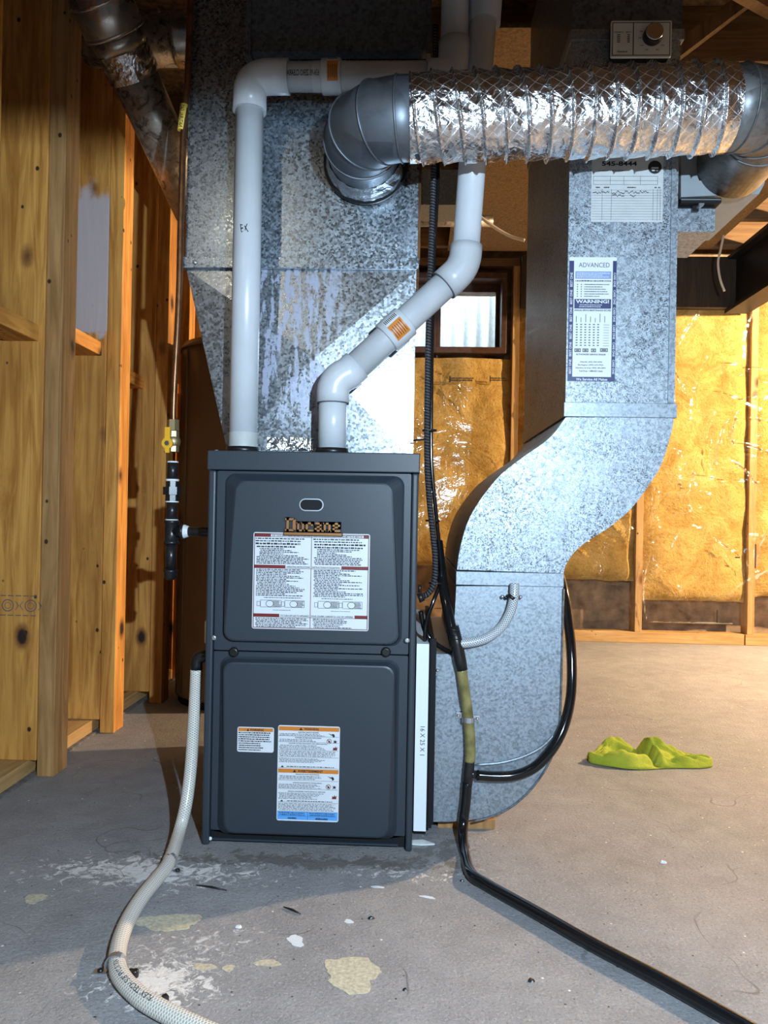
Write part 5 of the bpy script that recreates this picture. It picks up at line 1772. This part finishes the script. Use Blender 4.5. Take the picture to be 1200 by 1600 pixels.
def ring(z, r0, r1=None, h=0.01, seg=20, name='fitting', mat='black_iron', parent=gl):
    return B().tube([(gx, YG, z), (gx, YG, z + h)], [r0, r1 or r0], seg, smooth=seg > 8).build(name, mat, parent)


zg = lambda py: P(269, py, YG).z
ring(zg(673), 0.0135, 0.0125, zg(656) - zg(673), 6, 'flare_nut', 'brass')
ring(zg(706), 0.014, 0.014, zg(696) - zg(706), 8, 'valve_hex', 'brass')
B().sphere((gx, YG, zg(690)), 0.0175, 16, 10).build('valve_body', 'brass', gl)
ring(zg(684), 0.014, 0.014, zg(674) - zg(684), 8, 'valve_hex', 'brass')
# yellow lever, turned in line with the pipe
hx, hz = P(263, 692, YG - 0.02).x, P(263, 693, YG - 0.02).z
lv = B().tube([(hx, YG - 0.022, hz), (hx, YG - 0.030, hz)], 0.0125, 20).box(hx - 0.006, hx + 0.006, YG - 0.029, YG - 0.023, hz, hz + 0.037).box(hx - 0.005, hx + 0.005, YG - 0.029, YG - 0.023, hz - 0.022, hz).build('lever', 'yellow', gl)
B().tube([(hx, YG - 0.0302, hz), (hx, YG - 0.034, hz)], [0.007, 0.005], 6).build('lever_nut', 'chrome', lv)
ring(zg(750), 0.0125, None, zg(722) - zg(750), 20, 'nipple')
ring(zg(723), 0.0135, 0.0122, 0.0035, 20, 'thread_tape', 'tape')
ring(zg(752), 0.0155, None, zg(750) - zg(752) + 0.002, 20, 'thread_tape', 'tape')
ring(zg(764), 0.0155, None, zg(752) - zg(764), 8, 'union_end')
ring(zg(773), 0.0225, None, zg(761) - zg(773), 8, 'union_nut')
ring(zg(783), 0.0165, None, zg(773) - zg(783), 8, 'union_end')
ring(zg(785), 0.0155, None, 0.003, 20, 'thread_tape', 'tape')
ring(zg(812), 0.0125, None, zg(785) - zg(812), 20, 'nipple')
ring(zg(813), 0.0150, None, 0.0025, 20, 'thread_tape', 'tape')
B().tube([(gx, YG, zg(850)), (gx, YG, zg(846)), (gx, YG, zg(845)), (gx, YG, zg(818)), (gx, YG, zg(817)), (gx, YG, zg(813))], [0.0185, 0.0185, 0.016, 0.016, 0.0185, 0.0185], 22).tube([(gx, YG, zg(830)), (gx + 0.022, YG, zg(830)), (gx + 0.0225, YG, zg(830)), (gx + 0.030, YG, zg(830))], [0.015, 0.015, 0.018, 0.018], 20).build('tee', 'black_iron', gl)
B().tube([(gx + 0.0302, YG, zg(830)), (gx + 0.041, YG, zg(830))], [0.0165, 0.0125], 14, smooth=False).build('thread_tape', 'tape', gl)
B().tube([(gx + 0.03, YG, zg(830)), (fx0 - 0.001, YG, zg(830))], 0.0115, 18).build('nipple', 'black_iron', gl)
B().tube([(fx0 - 0.018, YG, zg(830)), (fx0 - 0.0012, YG, zg(830))], 0.018, 18).build('bushing', 'black_iron', gl)
ring(zg(889), 0.0125, None, zg(850) - zg(889), 20, 'drip_leg')
B().tube([(gx, YG, zg(890)), (gx, YG, zg(893)), (gx, YG, zg(894)), (gx, YG, zg(902)), (gx, YG, zg(906))], [0.0175, 0.0175, 0.016, 0.015, 0.009], 20).build('drip_cap', 'black_iron', gl)
x0, x1, z0, z1 = R(319, 970, 327, 1006, 1.70)
jb = B().box(x0, fx0 - 0.001, 1.70, 1.76, z0, z1).build('junction_box', 'cream', fu, 0.003)

# ================================================================== WATER HEATER AND ROUND DUCTS
whx, why, whr = -0.648, 2.95, 0.25
he = thing('water_heater', 'dark tan cylindrical water heater behind the gas line', 'water heater', (whx, why, 0))
ztp = P(310, 548, why - 0.1).z
B().tube([(whx, why, 0.03), (whx, why, 0.04), (whx, why, ztp)], [whr, whr, whr], 56).build('tank_jacket', 'heater_paint', he)
B().tube([(whx, why, 0), (whx, why, 0.0298)], whr - 0.012, 40).build('base_ring', 'slate_dark', he)
B().tube([(whx, why, ztp + 0.0005), (whx, why, ztp + 0.012), (whx, why, ztp + 0.014), (whx, why, ztp + 0.026), (whx, why, ztp + 0.032)], [whr + 0.004, whr + 0.004, whr - 0.002, whr - 0.004, whr - 0.03], 56).build('top_cap', 'heater_paint', he)
a = math.radians(222)
B().box(-0.008, 0.008, -0.002, 0.002, 0.05, ztp - 0.01)
sp = V((whx + (whr + 0.001) * math.cos(a), why + (whr + 0.001) * math.sin(a), 0))
B().tube([sp + V((0, 0, 0.05)), sp + V((0, 0, ztp - 0.01))], 0.004, 8).build('jacket_seam', 'heater_paint', he)
B().tube([(whx, why, ztp + 0.033), (whx, why, ztp + 0.10)], [0.08, 0.05], 24).build('draft_hood', 'galv_dusty', he)

fd = thing('flue_duct', 'dusty round metal duct slanting down behind the plenum', 'duct', (-0.8, 2.3, 1.7))
q0, q1 = P(146, -25, 1.96), P(305, 330, 2.42)
dv = (q1 - q0)
Lq = dv.length
dv.normalize()
qa = P(158, 32, 2.16)
ta = (qa - q0).dot(dv)
qb = P(200, 98, 2.22)
tb = (qb - q0).dot(dv)
B().tube([q0, q0 + dv * ta, q0 + dv * (ta + 0.004)], [0.083, 0.083, 0.080], 36).build('bright_sleeve', 'galv_smooth', fd)
for k in (0.0, -0.075):
    c = q0 + dv * (ta + k)
    B().tube([c - dv * 0.004, c, c + dv * 0.004], [0.083, 0.0865, 0.083], 36, caps=False).build('bead', 'galv_smooth', fd)
B().tube([q0 + dv * (ta + 0.004), q0 + dv * (ta + 0.05)], [0.079, 0.070], 36).build('crimped_end', 'galv_smooth', fd)
vs, fs = [], []
for i in range(61):
    th = 2 * math.pi * i / 60
    u_ = dv.cross(V((0, 1, 0))).normalized()
    v_ = dv.cross(u_)
    for j in range(9):
        rr_ = 0.072 + 0.004 * noise.noise(V((math.cos(th) * 4, math.sin(th) * 4, j * 0.9)))
        vs.append(q0 + dv * (ta + 0.045 + 0.009 * j) + (u_ * math.cos(th) + v_ * math.sin(th)) * rr_)
for i in range(60):
    for j in range(8):
        fs.append((i * 9 + j, (i + 1) * 9 + j, (i + 1) * 9 + j + 1, i * 9 + j + 1))
B().add(vs, fs, False).build('foil_tape', 'foil', fd)
B().tube([q0 + dv * (ta + 0.05), q1], 0.066, 36).build('dusty_length', 'galv_dusty', fd)
d2 = V((0, 0, 1)).cross(dv)
rd2 = thing('round_branch_duct', 'short horizontal round metal duct entering the plenum at top left', 'duct', (-0.8, 2.42, 2.15))
c0 = P(250, 62, 2.30)
B().tube([(-1.02, 2.30, c0.z), (P(277, 59, 2.30).x, 2.30, c0.z)], 0.075, 36).build('duct_length', 'galv_dusty', rd2)
xb = P(277, 59, 2.30).x
B().tube([(xb + 0.0005, 2.30, c0.z), (xb + 0.004, 2.30, c0.z), (xb + 0.012, 2.30, c0.z), (-0.40, 2.30, c0.z)], [0.078, 0.081, 0.078, 0.077], 36).build('collar', 'galv_smooth', rd2)
screw(rd2, (P(261, 42, 2.30).x, 2.30 - 0.0735, P(261, 42, 2.30).z), 0.005)

# ================================================================== CLOTH AND FLOOR BITS
rg = G(1010, 1188)
vs, fs = [], []
NU, NV = 70, 44
ra, rb = P(915, 1190, rg.y).x, P(1105, 1190, rg.y).x
for j in range(NV + 1):
    for i in range(NU + 1):
        u, v = i / NU, j / NV
        x = ra + (rb - ra) * u
        # outline of the crumpled cloth, seen from above: pinched at both ends
        hw = 0.02 + 0.15 * (math.sin(math.pi * min(1, max(0, u))) ** 0.6)
        y = rg.y - 0.03 + (v - 0.35) * hw * (1 + 0.25 * math.sin(u * 7))
        s_ = math.sin(math.pi * v) ** 0.5 if 0 < v < 1 else 0
        h = 0.014 * s_
        h += 0.042 * math.exp(-((u - 0.60) / 0.13) ** 2) * math.exp(-((v - 0.72) / 0.22) ** 2)
        h += 0.036 * math.exp(-((u - 0.27) / 0.11) ** 2) * math.exp(-((v - 0.82) / 0.16) ** 2)
        h += 0.022 * math.exp(-((u - 0.22 - 0.1 * v) / 0.20) ** 2) * math.exp(-((v - 0.22) / 0.16) ** 2)
        h -= 0.030 * math.exp(-((u - 0.28) / 0.14) ** 2) * math.exp(-((v - 0.52) / 0.11) ** 2) * s_
        h -= 0.026 * math.exp(-((u - 0.44 - 0.09 * (1 - v)) / 0.028) ** 2) * s_
        h += 0.016 * math.exp(-((u - 0.50 - 0.09 * (1 - v)) / 0.022) ** 2) * s_
        h += 0.012 * math.exp(-((v - 0.10 - 0.1 * u) / 0.05) ** 2) * s_
        fold = abs(noise.noise(V((u * 6, v * 4, 2.0))))
        h += 0.026 * (fold - 0.15) * s_ + 0.010 * abs(noise.noise(V((u * 13, v * 8, 5)))) * s_ + 0.003 * noise.noise(V((u * 30, v * 20, 5))) * s_
        vs.append((x, y + 0.006 * noise.noise(V((u * 6, v * 6, 8))), max(0.0015, h) + 0.002 * s_))
for j in range(NV):
    for i in range(NU):
        a = j * (NU + 1) + i
        fs.append((a, a + 1, a + NU + 2, a + NU + 1))
cl = B().add(vs, fs, True).build('cleaning_cloth', 'terry_cloth')
md = cl.modifiers.new('thick', 'SOLIDIFY')
md.thickness = 0.0015
md.offset = 1
tag(cl, 'crumpled yellow green cleaning cloth lying on the bare floor', 'cloth')

for px, py, lbl in ((258, 1562, 'small black cap touching the cream hose'), (211, 1522, 'small round black plug beside the dusty hose clip')):
    c = G(px, py + 4)
    o = B().tube([(c.x, c.y, 0), (c.x, c.y, 0.009), (c.x, c.y, 0.011)], [0.0055, 0.0055, 0.004], 14 if px < 240 else 4, smooth=px < 240).build('rubber_stopper', 'rubber')
    tag(o, lbl, 'stopper')
rnd = random.Random(11)
bits = [(830, 1533, 0.005, 'dark grit crumb right of the large worn patch'), (633, 1547, 0.0035, 'tiny dark crumb near the bottom of the worn floor'), (722, 1377, 0.004, 'dark crumb beside the bend of the black tube'),
        (1036, 1348, 0.006, 'pale crumpled bit of tape below the yellow cloth'), (373, 1449, 0.005, 'curled white shaving between the worn patches'), (580, 1435, 0.005, 'black chip in front of the furnace')]
for px, py, r, lbl in bits:
    c = G(px, py)
    pale = 'pale' in lbl or 'white' in lbl
    b = B()
    n = 7
    lo = [(c.x + r * (1 + 0.5 * rnd.random()) * math.cos(2 * math.pi * i / n), c.y + r * (0.7 + 0.4 * rnd.random()) * math.sin(2 * math.pi * i / n), 0) for i in range(n)]
    hi = [(c.x + (x - c.x) * 0.6, c.y + (y - c.y) * 0.6, r * (0.5 + 0.3 * rnd.random())) for x, y, z in lo]
    b.loops([lo, hi], cap0=True, cap1=True)
    tag(b.build('floor_crumb', 'label_white' if pale else 'rubber'), lbl, 'debris', 'crumbs on the floor')
# a thin twig of tape near the shadow in front of the furnace
for (a, c, lbl) in (((443, 1417), (470, 1428), 'thin dark splinter in front of the furnace'), ((307, 1383), (354, 1391), 'thin wire offcut right of the cream hose')):
    o = B().tube([G(*a, 0.002), G((a[0] + c[0]) / 2, (a[1] + c[1]) / 2 - 1, 0.003), G(*c, 0.002)], [0.001, 0.0022, 0.001], 8).build('splinter', 'rubber')
    tag(o, lbl, 'debris')
